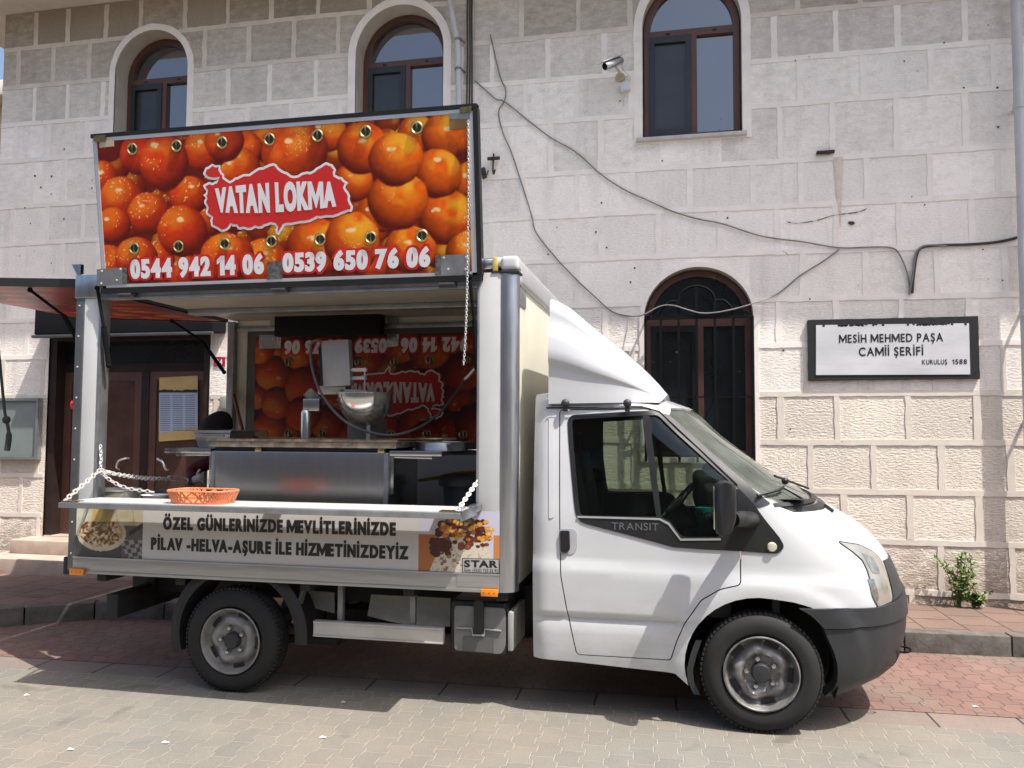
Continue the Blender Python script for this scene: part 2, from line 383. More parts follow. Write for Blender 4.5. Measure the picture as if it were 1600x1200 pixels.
def paver_mat(name, c1, c2, joint, bw, rh, amp, per, rot=0., patch=None, rough=.85, jw=.008, tone=.35):
    m = bpy.data.materials.new(name); m.use_nodes = True; N = m.node_tree; L = N.links; b = N.nodes['Principled BSDF']; b.inputs['Roughness'].default_value = rough
    tc = N.nodes.new('ShaderNodeTexCoord'); mp = N.nodes.new('ShaderNodeMapping'); mp.inputs['Rotation'].default_value = (0, 0, rot); L.new(tc.outputs['Object'], mp.inputs[0])
    wn = N.nodes.new('ShaderNodeTexNoise'); wn.inputs['Scale'].default_value = 2.2; wn.inputs['Detail'].default_value = 3; L.new(mp.outputs[0], wn.inputs['Vector'])
    wv = N.nodes.new('ShaderNodeVectorMath'); wv.operation = 'MULTIPLY_ADD'; L.new(wn.outputs['Color'], wv.inputs[0]); wv.inputs[1].default_value = (.03, .03, 0); L.new(mp.outputs[0], wv.inputs[2])
    sx = N.nodes.new('ShaderNodeSeparateXYZ'); L.new(wv.outputs[0], sx.inputs[0])
    tri = mnode(N, 'PINGPONG', sx.outputs[1], per / 2)
    tri = mnode(N, 'SUBTRACT', tri, per / 4)
    tri = mnode(N, 'MULTIPLY', tri, 4 * amp / per * 4.5)
    tri = mnode(N, 'MINIMUM', mnode(N, 'MAXIMUM', tri, -amp), amp)
    xx = mnode(N, 'ADD', sx.outputs[0], tri)
    cx = N.nodes.new('ShaderNodeCombineXYZ'); L.new(sx.outputs[1], cx.inputs[0]); L.new(xx, cx.inputs[1])
    br = N.nodes.new('ShaderNodeTexBrick'); L.new(cx.outputs[0], br.inputs['Vector'])
    br.inputs['Scale'].default_value = 1; br.inputs['Brick Width'].default_value = bw; br.inputs['Row Height'].default_value = rh
    br.inputs['Mortar Size'].default_value = jw; br.inputs['Mortar Smooth'].default_value = .3; br.inputs['Bias'].default_value = 0
    br.inputs['Color1'].default_value = c1 + (1,); br.inputs['Color2'].default_value = c2 + (1,)
    br.inputs['Mortar'].default_value = joint + (1,)
    g = N.nodes.new('ShaderNodeTexNoise'); g.inputs['Scale'].default_value = 1.1; g.inputs['Detail'].default_value = 8; g.inputs['Roughness'].default_value = .7; L.new(tc.outputs['Object'], g.inputs['Vector'])
    g2 = N.nodes.new('ShaderNodeTexNoise'); g2.inputs['Scale'].default_value = 90; g2.inputs['Detail'].default_value = 4; L.new(tc.outputs['Object'], g2.inputs['Vector'])
    k = mnode(N, 'ADD', mnode(N, 'MULTIPLY_ADD', g.outputs['Fac'], 2 * tone, 1 - tone), mnode(N, 'MULTIPLY_ADD', g2.outputs['Fac'], .5, -.25))
    vm = N.nodes.new('ShaderNodeVectorMath'); vm.operation = 'SCALE'; L.new(br.outputs['Color'], vm.inputs[0]); L.new(k, vm.inputs['Scale'])
    out = vm.outputs[0]
    if patch:                                       # worn areas with another tint
        p = N.nodes.new('ShaderNodeTexNoise'); p.inputs['Scale'].default_value = .8; p.inputs['Detail'].default_value = 5; L.new(tc.outputs['Object'], p.inputs['Vector'])
        pr = N.nodes.new('ShaderNodeMapRange'); pr.inputs['From Min'].default_value = .46; pr.inputs['From Max'].default_value = .62; L.new(p.outputs['Fac'], pr.inputs[0])
        mx = N.nodes.new('ShaderNodeMix'); mx.data_type = 'RGBA'; mx.blend_type = 'MULTIPLY'; L.new(pr.outputs[0], mx.inputs['Factor']); L.new(out, mx.inputs['A']); mx.inputs['B'].default_value = patch + (1,); out = mx.outputs['Result']
    o5 = N.nodes.new('ShaderNodeTexNoise'); o5.inputs['Scale'].default_value = 2.7; o5.inputs['Detail'].default_value = 3; o5.inputs['Distortion'].default_value = .6; L.new(tc.outputs['Object'], o5.inputs['Vector'])   # drips and spills
    r5 = N.nodes.new('ShaderNodeMapRange'); r5.inputs['From Min'].default_value = .64; r5.inputs['From Max'].default_value = .72; r5.inputs['To Min'].default_value = 1.0; r5.inputs['To Max'].default_value = .74; L.new(o5.outputs['Fac'], r5.inputs[0])
    v5 = N.nodes.new('ShaderNodeVectorMath'); v5.operation = 'SCALE'; L.new(out, v5.inputs[0]); L.new(r5.outputs[0], v5.inputs['Scale']); out = v5.outputs[0]
    L.new(out, b.inputs['Base Color'])
    h = mnode(N, 'ADD', mnode(N, 'MULTIPLY', br.outputs['Fac'], -1.0), mnode(N, 'MULTIPLY', g2.outputs['Fac'], .35))
    bp = N.nodes.new('ShaderNodeBump'); bp.inputs['Distance'].default_value = .006; L.new(h, bp.inputs['Height']); L.new(bp.outputs[0], b.inputs['Normal'])
    MATS[name] = m; return m

roadm = paver_mat('grey_interlocking_pavers', (.196, .177, .145), (.172, .158, .133), (.275, .248, .205), .205, .128, .0125, .205, rot=R(-2), patch=(.90, .96, 1.0), jw=.0048, tone=.32)
bay_m = paver_mat('red_interlocking_pavers', (.200, .116, .095), (.168, .098, .082), (.10, .058, .046), .205, .118, .019, .205, rot=R(-2), patch=(1.0, 1.22, 1.2), jw=.004)
gutm = paver_mat('gutter_slabs', (.205, .160, .135), (.175, .145, .125), (.045, .038, .033), 3., .5, 0.0, .5, rot=R(-2), jw=.008)
walkm = paver_mat('pavement_slabs', (.195, .126, .098), (.16, .105, .083), (.06, .042, .034), .33, .33, .0, .4, rot=R(-2), jw=.007)
kerbm = M('kerb_concrete', (.115, .105, .09), .9, var=.45, vs=7, bump=.003, bs=40)

def ribbon(name, line, y_to, z, m, **k):            # a strip of ground between a front line and a back line
    mb = MB(); n = len(line)
    mb.add([(x, y, z) for x, y in line] + [(x, y, z) for x, y in y_to], [(i, i + 1, n + i + 1, n + i) for i in range(n - 1)])
    return obj(name, mb, m, kind='structure', **k)
G0 = lambda x: .30 + .034 * x                        # street side of the gutter slabs
G1 = lambda x: .555 + .034 * x
XS = [-60, -5.2, 60]
g = MB(); g.add([(-400, -400, -.012), (400, -400, -.012), (400, 400, -.012), (-400, 400, -.012)], [(0, 1, 2, 3)]); obj('ground', g, M('asphalt', (.06, .058, .055), .9, var=.2), kind='structure')
ribbon('road', [(-60, -9), (60, -9)], [(x, G0(x)) for x in (-60, 60)], 0, roadm)
ribbon('gutter', [(x, G0(x)) for x in (-60, 60)], [(x, G1(x)) for x in (-60, 60)], -.004, gutm)
ribbon('parking_bay', [(x, G1(x)) for x in (-60, 60)], [(x, 2.6) for x in (-60, 60)], -.001, bay_m)
KL = [(-9.0, -2.1), (-7.2, -.35), (-6.1, .72), (-5.55, 1.22), (-5.1, 1.52), (-4.5, 1.655), (-3, 1.745), (-1, 1.86), (1.7, 2.0), (4, 2.1), (9, 2.3), (60, 2.6)]
pw = MB(); n = len(KL)
KB = [(x + (.12 if i < 4 else 0), y + .12) for i, (x, y) in enumerate(KL)]
pw.add([(x, y, .148) for x, y in KB] + [(x, 6.0, .148) for x, y in KB], [(i, i + 1, n + i + 1, n + i) for i in range(n - 1)])
obj('pavement', pw, walkm, kind='structure')
kb = MB()
KS = []
for i in range(n - 2):
    a = Vector(KL[i]); b = Vector(KL[i + 1]); m_ = max(1, round((b - a).length / .85))
    for k in range(m_): KS.append((a + (b - a) * k / m_, a + (b - a) * (k + 1) / m_))
for a, b in KS:
    d = (b - a).normalized(); nrm = Vector((-d.y, d.x)); a2 = a + d * .004; b2 = b - d * .004; c = (a2 + b2) / 2 + nrm * .075; j = rnd.uniform(-.004, .004)
    kb.obox((c.x, c.y, .025 + j), ((d.x * (b2 - a2).length / 2, d.y * (b2 - a2).length / 2, 0), (nrm.x * .075, nrm.y * .075, 0), (0, 0, .13)), .014)
obj('kerb', kb, kerbm, kind='structure')

# ---------------------------------------------------------------- the stone building
XL = -7.91; ZT = 6.66
COURSE = [.148, .25, .70, 1.15, 1.60, 2.05, 2.51, 2.95, 3.41, 3.86, 4.30, 4.85, 5.29, 5.75, 6.22, 6.66]
JA = [-7.46, -7.0, -6.5, -6.03, -5.5, -4.95, -4.39, -3.85, -3.28, -2.70, -2.2, -1.86, -1.29, -.74, -.17, .40, .95, 1.47, 2.04, 2.61, 3.2, 3.8, 4.4, 5.0, 5.6]
JB = [-7.72, -7.22, -6.74, -6.25, -5.72, -5.2, -4.7, -4.13, -3.60, -3.0, -2.42, -2.1, -1.55, -.98, -.44, .12, .70, 1.18, 1.74, 2.31, 2.88, 3.5, 4.1, 4.7, 5.3]
def arch(x0, x1, z0, zs, zt, n=20):
    c = (x0 + x1) / 2; a = (x1 - x0) / 2
    return [(x0, z0), (x1, z0)] + [(c + a * math.cos(math.pi * i / n), zs + (zt - zs) * math.sin(math.pi * i / n)) for i in range(n + 1)]
OPEN = [  # opening: x0, x1, bottom, spring, crown, band width
    (-6.37, -5.43, 4.62, 5.80, 6.27, .075), (-3.40, -2.41, 4.62, 5.74, 6.25, .085), (-.335, .625, 4.60, 5.74, 6.25, .085), (-.33, .705, 1.44, 2.80, 3.295, .045)]
DOOR = (-7.13, -5.06, .148, 2.98)
wall_m = bpy.data.materials.new('stone_blocks'); wall_m.use_nodes = True
def build_wall_mat(m):
    N = m.node_tree; L = N.links; b = N.nodes['Principled BSDF']; b.inputs['Roughness'].default_value = .9
    tc = N.nodes.new('ShaderNodeTexCoord'); P = tc.outputs['Object']
    at = N.nodes.new('ShaderNodeAttribute'); at.attribute_name = 'blk'; at.attribute_type = 'GEOMETRY'
    sa = N.nodes.new('ShaderNodeSeparateXYZ'); L.new(at.outputs['Vector'], sa.inputs[0])      # x: tone, y: soot, z: roughness
    def noise(s, d=6, r=.6, st=None):
        n = N.nodes.new('ShaderNodeTexNoise'); n.inputs['Scale'].default_value = s; n.inputs['Detail'].default_value = d; n.inputs['Roughness'].default_value = r
        if st:
            mp = N.nodes.new('ShaderNodeMapping'); mp.inputs['Scale'].default_value = st; L.new(P, mp.inputs[0]); L.new(mp.outputs[0], n.inputs['Vector'])
        else: L.new(P, n.inputs['Vector'])
        return n.outputs['Fac']
    n1 = noise(1.3, 8, .65); n2 = noise(7, 8, .7, (1, 1, 2.2)); n3 = noise(34, 5, .7, (1, 1, 2.6)); n4 = noise(110, 3)
    # soot amount: per block value shifted by noise
    so_ = mnode(N, 'ADD', sa.outputs[1], mnode(N, 'MULTIPLY_ADD', n2, 1.1, -.55))
    so_ = mnode(N, 'MINIMUM', mnode(N, 'MAXIMUM', so_, 0.), 1.)
    c1 = N.nodes.new('ShaderNodeMix'); c1.data_type = 'RGBA'; L.new(so_, c1.inputs['Factor']); c1.inputs['A'].default_value = (.95, .88, .80, 1); c1.inputs['B'].default_value = (.37, .31, .24, 1)
    # fine grime, spots
    gr = N.nodes.new('ShaderNodeMapRange'); L.new(n3, gr.inputs[0]); gr.inputs['From Min'].default_value = .36; gr.inputs['From Max'].default_value = .62; gr.inputs['To Min'].default_value = .88; gr.inputs['To Max'].default_value = 1.06
    n5 = noise(2.6, 7, .68, (1.6, 1, .22)); stk = N.nodes.new('ShaderNodeMapRange'); L.new(n5, stk.inputs[0]); stk.inputs['From Min'].default_value = .52; stk.inputs['From Max'].default_value = .68; stk.inputs['To Min'].default_value = 1.0; stk.inputs['To Max'].default_value = .86
    br = mnode(N, 'MULTIPLY', mnode(N, 'MULTIPLY', gr.outputs[0], stk.outputs[0]), mnode(N, 'MULTIPLY_ADD', n1, .46, .78))
    br = mnode(N, 'MULTIPLY', br, sa.outputs[0])
    rgh = N.nodes.new('ShaderNodeMapRange'); L.new(sa.outputs[2], rgh.inputs[0]); rgh.inputs['From Min'].default_value = .45; rgh.inputs['From Max'].default_value = .75
    c0 = N.nodes.new('ShaderNodeMix'); c0.data_type = 'RGBA'; L.new(rgh.outputs[0], c0.inputs['Factor']); L.new(c1.outputs['Result'], c0.inputs['A']); c0.inputs['B'].default_value = (.88, .80, .685, 1)
    sc_ = N.nodes.new('ShaderNodeVectorMath'); sc_.operation = 'SCALE'; L.new(c0.outputs['Result'], sc_.inputs[0]); L.new(br, sc_.inputs['Scale'])
    # brown damp stains near the foot of the wall
    sp = N.nodes.new('ShaderNodeSeparateXYZ'); L.new(P, sp.inputs[0])
    foot = N.nodes.new('ShaderNodeMapRange'); L.new(sp.outputs[2], foot.inputs[0]); foot.inputs['From Min'].default_value = 1.05; foot.inputs['From Max'].default_value = .2
    st = mnode(N, 'MULTIPLY', foot.outputs[0], mnode(N, 'GREATER_THAN', mnode(N, 'ADD', n2, mnode(N, 'MULTIPLY', foot.outputs[0], .05)), .50))
    st2 = N.nodes.new('ShaderNodeMapRange'); L.new(mnode(N, 'ADD', n2, mnode(N, 'MULTIPLY', foot.outputs[0], .18)), st2.inputs[0]); st2.inputs['From Min'].default_value = .52; st2.inputs['From Max'].default_value = .66
    stf = mnode(N, 'MULTIPLY', foot.outputs[0], st2.outputs[0])
    c2 = N.nodes.new('ShaderNodeMix'); c2.data_type = 'RGBA'; L.new(stf, c2.inputs['Factor']); L.new(sc_.outputs[0], c2.inputs['A']); c2.inputs['B'].default_value = (.44, .35, .27, 1)
    L.new(c2.outputs['Result'], b.inputs['Base Color'])
    # hewn relief: horizontal tooling ridges plus chips, scaled by the block's roughness
    v = N.nodes.new('ShaderNodeTexNoise'); v.inputs['Scale'].default_value = 33; v.inputs['Detail'].default_value = 6; v.inputs['Roughness'].default_value = .65
    mp = N.nodes.new('ShaderNodeMapping'); mp.inputs['Scale'].default_value = (.75, 1, 1.9); L.new(P, mp.inputs[0]); L.new(mp.outputs[0], v.inputs['Vector'])
    hh = mnode(N, 'MULTIPLY', v.outputs['Fac'], mnode(N, 'MULTIPLY_ADD', sa.outputs[2], 1.0, .10))
    hh = mnode(N, 'ADD', hh, mnode(N, 'MULTIPLY', n4, .05))
    bp = N.nodes.new('ShaderNodeBump'); bp.inputs['Distance'].default_value = .025; bp.inputs['Strength'].default_value = 1; L.new(hh, bp.inputs['Height']); L.new(bp.outputs[0], b.inputs['Normal'])
build_wall_mat(wall_m)

building = thing('stone_building', 'old stone building with pale painted joints, arched windows and a plaque', 'building', (0, D, 0))
def wall_sheet():
    mb = MB()
    holes = [arch(*o[:5]) for o in OPEN] + [[(DOOR[0], DOOR[2] + .002), (DOOR[1], DOOR[2] + .002), (DOOR[1], DOOR[3]), (DOOR[0], DOOR[3])]]
    mb.sheet([(XL, .0), (6.5, .0), (6.5, ZT), (XL, ZT)], holes, lambda a, b: (a, D, b), None)
    b = bmesh.new(); vs = [b.verts.new(v) for v in mb.v]; b.verts.ensure_lookup_table()
    for f in mb.f: b.faces.new([vs[i] for i in f])
    for z in COURSE[1:-1]:
        bmesh.ops.bisect_plane(b, geom=b.verts[:] + b.edges[:] + b.faces[:], plane_co=(0, 0, z), plane_no=(0, 0, 1), dist=1e-5)
    for ci in range(len(COURSE) - 1):
        z0, z1 = COURSE[ci], COURSE[ci + 1]
        for x in JOINT[ci]:
            fs = [f for f in b.faces if z0 < f.calc_center_median().z < z1]
            ge = set(fs)
            for f in fs: ge.update(f.edges); ge.update(f.verts)
            bmesh.ops.bisect_plane(b, geom=list(ge), plane_co=(x, 0, 0), plane_no=(1, 0, 0), dist=1e-5)
    me = bpy.data.meshes.new('wall'); b.normal_update()
    lay = b.faces.layers.int.new('tmp'); val = []
    rr = random.Random(3); cache = {}
    for f in b.faces:
        c = f.calc_center_median()
        if f.normal.y > 0: f.normal_flip()
        ci = max(0, int(np.searchsorted(COURSE, c.z) - 1)); k = (ci, int(np.searchsorted(JOINT[min(ci, len(JOINT) - 1)], c.x)))
        if k not in cache:
            zt = COURSE[ci]
            soot = min(1., max(0., (zt - 4.85) / 1.35)) * rr.uniform(.84, 1.08) + (rr.uniform(0, .13) if zt > 4 else rr.uniform(-.2, .05))
            rough = 1.0 if zt < 2.0 else (.30 if zt < 2.9 else .12)
            if zt < .3: rough = 1.3
            cache[k] = (rr.uniform(.88, 1.08), soot, rough * rr.uniform(.8, 1.15))
        val.append(cache[k])
    b.to_mesh(me); b.free()
    a = me.attributes.new('blk', 'FLOAT_VECTOR', 'FACE'); a.data.foreach_set('vector', np.array(val, np.float32).ravel())
    me.transform(Matrix.Translation((0, -D, 0)))
    me.materials.append(wall_m); o = bpy.data.objects.new('wall', me); col.objects.link(o); o.parent = building; return o
JOINT = []
for ci in range(len(COURSE) - 1):
    A = JA if (len(COURSE) - 2 - ci) % 2 == 0 else JB
    JOINT.append([x + rnd.uniform(-.03, .03) for x in A])
wall_sheet()
# wall body behind the skin (return wall, roof and top of the building)
wb = MB(); wb.box(XL, XL + .25, D + .001, D + 9, 0, ZT + .3); wb.box(XL, 8, D + 9, D + 9.2, 0, ZT + .3); wb.box(6.5, 6.7, D + .001, D + 9, 0, ZT + .3)
obj('side_wall', wb, bandm, building)
sf = MB(); sf.box(XL - .75, 7.2, D - .93, D + 9.4, ZT + .002, ZT + .24, .01)
obj('eaves', sf, soff, building)
rf = MB(); rf.add([(XL - .8, D - .98, ZT + .245), (7.3, D - .98, ZT + .245), (7.3, D + 4.2, ZT + 1.6), (XL - .8, D + 4.2, ZT + 1.6), (XL - .8, D + 9.5, ZT + .245), (7.3, D + 9.5, ZT + .245)], [(0, 1, 2, 3), (3, 2, 5, 4), (0, 3, 4), (1, 5, 2)])
obj('roof', rf, M('roof_tiles', (.20, .075, .04), .8, var=.3, vs=12), building)

# painted joints, slightly proud of the stone
BW = .052
def blocked(x, z0, z1):
    zc = (z0 + z1) / 2
    for o in OPEN:
        if o[0] - .09 < x < o[1] + .09 and z1 > o[2] + .02 and zc < o[4] + .02: return True
    return DOOR[0] - .03 < x < DOOR[1] + .03 and zc < DOOR[3]
bands_up = MB(); bands_low = MB(); bands_top = MB()
def strip(pts, hw, y0=D - .007, y1=D + .004, vert=False):
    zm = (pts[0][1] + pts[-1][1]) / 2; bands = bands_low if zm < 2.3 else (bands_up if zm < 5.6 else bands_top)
    L_, R_ = [], []
    for (x, z) in pts:
        a = hw * rnd.uniform(.84, 1.14); b_ = hw * rnd.uniform(.84, 1.14)
        if vert: L_.append((x - a, z)); R_.append((x + b_, z))
        else: L_.append((x, z - a)); R_.append((x, z + b_))
    poly = L_ + R_[::-1]
    n = len(poly); bands.add([(x, y0, z) for x, z in poly] + [(x, y1, z) for x, z in poly],
        [(i, i + 1, 2 * len(L_) - 2 - i, 2 * len(L_) - 1 - i) for i in range(len(L_) - 1)] + [(i, (i + 1) % n, n + (i + 1) % n, n + i) for i in range(n)])
for ci, z in enumerate(COURSE[1:-1], 1):
    segs = [(XL, 6.5)]
    cut = []
    for o in OPEN:
        if o[2] - .02 < z < o[4] + .06:
            hwid = (o[1] - o[0]) / 2; c = (o[0] + o[1]) / 2; bw = o[5]
            if z > o[3]:
                q = 1 - ((z - o[3]) / (o[4] + bw - o[3])) ** 2
                if q <= 0: continue
                hw_ = (hwid + bw) * math.sqrt(q) - .01
            else: hw_ = hwid + bw - .01
            cut.append((c - hw_, c + hw_))
    if z < DOOR[3]: cut.append((DOOR[0] - .02, DOOR[1] + .02))
    for c0, c1 in cut:
        ns = []
        for a, b_ in segs:
            if c0 > a: ns.append((a, min(b_, c0)))
            if c1 < b_: ns.append((max(a, c1), b_))
        segs = [s_ for s_ in ns if s_[1] - s_[0] > .02]
    for a, b_ in segs:
        k = max(2, int((b_ - a) / .07)); strip([(a + (b_ - a) * i / k, z + .006 * math.sin((a + i * .07) * 1.3 + ci)) for i in range(k + 1)], BW / 2)
for ci in range(len(COURSE) - 1):
    z0 = COURSE[ci] + (BW / 2 if ci else 0) - .006; z1 = COURSE[ci + 1] - BW / 2 + .006
    for x in JOINT[ci]:
        if blocked(x, z0, z1) or not (XL < x < 6.4): continue
        k = max(2, int((z1 - z0) / .07)); strip([(x + .003 * math.sin(i * 2.1 + x * 9), z0 + (z1 - z0) * i / k) for i in range(k + 1)], BW / 2 * rnd.uniform(.85, 1.2), D - .0062, D + .004, True)
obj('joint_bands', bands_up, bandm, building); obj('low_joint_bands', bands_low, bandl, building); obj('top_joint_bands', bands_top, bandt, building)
# arch surrounds
for o in OPEN:
    bw = o[5]; sr = MB()
    outer = arch(o[0] - bw, o[1] + bw, o[2] - .05, o[3], o[4] + bw, 28); inner = arch(*o[:5], 28)
    sr.flat(wob(outer, .004, .06), [inner], D - .012, D + .003)
    obj('window_surround', sr, bandm, building)
    rv = MB(); n = len(inner)
    rv.add([(x, D - .012, z) for x, z in inner] + [(x, D + .30, z) for x, z in inner], [(i, (i + 1) % n, n + (i + 1) % n, n + i) for i in range(n)])
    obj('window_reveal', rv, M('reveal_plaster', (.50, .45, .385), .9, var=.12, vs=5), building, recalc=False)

def window(o, depth, low=False):
    x0, x1, z0, zs, zt, bw = o; Y = D + depth; x0 += .012; x1 -= .012; z0 += .01; zt -= .012; cx = (x0 + x1) / 2; f = .06
    fm = MB(); tz = zs - .075
    inner_top = [p for p in arch(x0 + f, x1 - f, tz + .075, zs, zt - f, 24)]
    mx = cx + .02; h1 = [(x0 + f, z0 + f), (mx - .035, z0 + f), (mx - .035, tz), (x0 + f, tz)]; h2 = [(mx + .035, z0 + f), (x1 - f, z0 + f), (x1 - f, tz), (mx + .035, tz)]
    fm.flat(arch(x0, x1, z0, zs, zt, 24), [inner_top, h1, h2], Y, Y + .06)
    fr = obj('window', fm, brown if not low else M('brown_frame_low', (.085, .034, .022), .4, var=.2), building)
    # opening leaf with insect screen on the left, fixed light on the right
    lf = MB(); a, b_ = x0 + f - .01, mx - .02
    lf.flat([(a + (.012 if low else 0), z0 + f - .015), (b_, z0 + f - .015), (b_, tz + .012), (a, tz + .012)], [[(a + .055, z0 + f + .05), (b_ - .055, z0 + f + .05), (b_ - .055, tz - .055), (a + .055, tz - .055)]], Y - .012, Y - .001)
    obj('screen_frame', lf, pane_d if low else mesh_d, fr)
    for nm, poly, m_, yy in (('pane', inner_top, pane_d if low else pane, Y + .045), ('pane', h2, pane_d if low else pane, Y + .04), ('screen_pane', h1, pane_d if low else M('screened_glass', (.034, .037, .040), .16, var=.2, vs=3), Y + .02)):
        g_ = MB(); q = [(x + (.004 if x > (min(p[0] for p in poly) + max(p[0] for p in poly)) / 2 else -.004), z) for x, z in poly]
        g_.flat(q, [], yy, yy + .008); obj(nm, g_, m_, fr)
    if not low:
        hb = MB()
        for hx in (x0 + .24, x1 - .24): hb.box(hx - .02, hx + .02, Y - .006, Y - .0005, tz + .03, tz + .045, .002)
        obj('drain_cap', hb, dkbr, fr)
    return fr
for o in OPEN[:2]: window(o, .20)
window(OPEN[2], .10); window(OPEN[3], .12, True)
ws = MB(); ws.box(-.40, .665, D - .055, D + .12, 4.565, 4.602, .006); obj('window_sill', ws, M('marble_sill', (.50, .47, .44), .5, var=.15, vs=9), building)
# rooms behind the panes
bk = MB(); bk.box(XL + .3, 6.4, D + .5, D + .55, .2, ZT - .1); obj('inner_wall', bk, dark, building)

# door opening with double leaf door
fr = MB()
x0, x1, z0, z1 = DOOR; yd = D + .16
fr.flat([(x0, z0), (x1, z0), (x1, z1), (x0, z1)], [[(x0 + .09, z0 + .001), (x1 - .09, z0 + .001), (x1 - .09, 2.70), (x0 + .09, 2.70)]], D + .02, yd + .05)
door = obj('entrance_door', fr, dkbr, building)
sill2 = MB(); sill2.box(x0 + .088, x1 - .088, yd + .001, yd + .045, 2.34, 2.44, .004); obj('transom', sill2, dkbr, door)
tp = MB(); tp.box(x0 + .08, x1 - .08, yd + .02, yd + .03, 2.43, 2.71); obj('transom_pane', tp, pane_d, door)
for a, b_ in ((x0 + .09, -6.02), (-5.92, x1 - .09)):
    lf = MB(); lf.flat([(a, z0 + .002), (b_, z0 + .002), (b_, 2.34), (a, 2.34)], [[(a + .09, .75), (b_ - .09, .75), (b_ - .09, 2.24), (a + .09, 2.24)]], yd, yd + .04)
    leaf = obj('door_leaf', lf, doorbr, door)
    pn = MB(); pn.box(a + .08, b_ - .08, yd + .012, yd + .03, .74, 2.25); obj('leaf_panel', pn, M('brown_leaf_panel', (.070, .031, .022), .3, var=.35, vs=4), leaf)
cs = MB(); cs.box(-6.02, -5.92, yd - .01, yd + .04, z0 + .01, 2.34, .004); obj('meeting_stile', cs, dkbr, door)
for hx, s in ((-6.22, 1), (-5.72, -1)):
    hm = MB(); hm.tube(smooth_path([(hx - s * .06, yd - .002, 1.225), (hx - s * .06, yd - .05, 1.25), (hx - s * .03, yd - .06, 1.32), (hx + s * .04, yd - .05, 1.35), (hx + s * .06, yd - .002, 1.352)], 5), .012, 8); obj('door_handle', hm, chrome, door)
stp = MB(); stp.box(-7.42, -4.7, D - .62, D + .0, .10, .305, .012); stp.box(-7.28, -4.86, D - .30, D + .02, .305, .455, .012)
stp.box(-7.12, -5.07, D + .0, D + .3, .14, .47, .006)
obj('doorstep', stp, M('step_stone', (.47, .37, .30), .7, var=.18, vs=6, bump=.0015, bs=50), building)
# plaster pilaster strip beside the door
lk = MB()
for pts, w_ in ((((1.02, 3.70), (1.12, 3.68), (1.3, 3.70), (1.42, 3.735), (1.55, 3.75), (1.66, 3.76), (1.74, 3.79)), .010), (((.98, 3.42), (1.03, 3.38), (1.04, 3.30)), .008), (((-2.0, 5.35), (-1.97, 4.8), (-1.99, 4.2)), .006)):
    pth = smooth_path([(x, 0, z) for x, z in pts], 4)
    for a, b_ in zip(pth[:-1], pth[1:]):
        ww = w_ * rnd.uniform(.25, 1.0); lk.add([(a.x, D - .0078, a.z - ww / 2), (b_.x, D - .0078, b_.z - ww / 2), (b_.x, D - .0078, b_.z + ww / 2), (a.x, D - .0078, a.z + ww / 2)], [(0, 1, 2, 3)])
for c, r_ in (((1.60, 3.66), .035),): lk.add([(c[0] + r_ * rnd.uniform(.5, 1.3) * math.cos(t), D - .0079, c[1] + .6 * r_ * rnd.uniform(.5, 1.3) * math.sin(t)) for t in [i * .52 for i in range(12)]], [tuple(range(12))])
for i in range(46):
    c = (rnd.uniform(-1.4, 3), rnd.uniform(1.6, 5.6)); r_ = rnd.uniform(.004, .012); lk.add([(c[0] + r_ * math.cos(t), D - .0079, c[1] + r_ * math.sin(t)) for t in [k * .785 for k in range(8)]], [tuple(range(8))])
for i in range(16):
    c = (rnd.uniform(-7.8, -6.6), rnd.uniform(3.2, 5.6)); r_ = rnd.uniform(.005, .014); lk.add([(c[0] + r_ * math.cos(t), D - .0079, c[1] + r_ * math.sin(t)) for t in [k * .785 for k in range(8)]], [tuple(range(8))])
obj('cracks_and_holes', lk, M('crack_dark', (.06, .05, .04), .95, var=.3), building, recalc=False)
rs = MB(); zz = PY(1288, 300, D)
poly = [(1.455, 4.30), (1.535, 4.30), (1.528, 4.10), (1.520, 3.9), (1.508, 3.62), (1.50, 3.64), (1.478, 3.9), (1.465, 4.12)]
rs.add([(x, D - .0077, z) for x, z in poly], [tuple(range(8))]); 
obj('rust_stain', rs, M('rust_streak', (.70, .60, .50), .9, var=.16, vs=14), building, recalc=False)

# ---------------------------------------------------------------- things on the facade
W = lambda px, py, dy=0.: PY(px, py, D - dy)
g_ = thing('window_grille', 'black iron bar grille with looped top over the low arched window', 'grille', (.19, D - .12, 1.42))
yy = D - .13; gb = MB()
gx = [PY(x, 600, yy).x for x in (1009, 1033, 1061, 1089, 1118, 1147, 1177)]; zt_ = PY(1089, 496, yy).z; zb_ = 1.40
pieces('rail', [MB().bar((gx[0], yy, z), (gx[-1], yy, z), w__, w__) for z, w__ in ((zt_, .026), (zb_ + .06, .022), (2.02, .014))], blackm, g_)
for i, x in enumerate(gx):
    bmb = MB(); top = zt_ if i in (0, 1, 5, 6) else PY(1089, 447 if i == 3 else 470, yy).z
    bmb.bar((x, yy, zb_), (x, yy, top), .024, .024); obj('bar', bmb, blackm, g_)
loops = []
cxx, ra = gx[3], (gx[4] - gx[2]) / 2; zc = PY(1089, 470, yy).z
loops.append(MB().tube([(cxx + ra * math.cos(t), yy, zc + (PY(1089, 447, yy).z - zc) * math.sin(t)) for t in [math.pi * k / 14 for k in range(15)]], .013, 8))
for a, b_, s in ((gx[1], gx[2], 1), (gx[5], gx[4], -1)):
    z2 = PY(1040, 472, yy).z; loops.append(MB().tube(smooth_path([(a, yy, zt_), (a + .02 * s, yy, zt_ + .09), (a + .09 * s, yy, z2), (b_, yy, z2)], 6), .013, 8))
pieces('loop', loops, blackm, g_)
pieces('brace', [MB().bar((a, yy, zt_), (b_, yy, zt_ + .11), .018, .018) for a, b_ in ((gx[0], gx[1]), (gx[6], gx[5]))], blackm, g_)
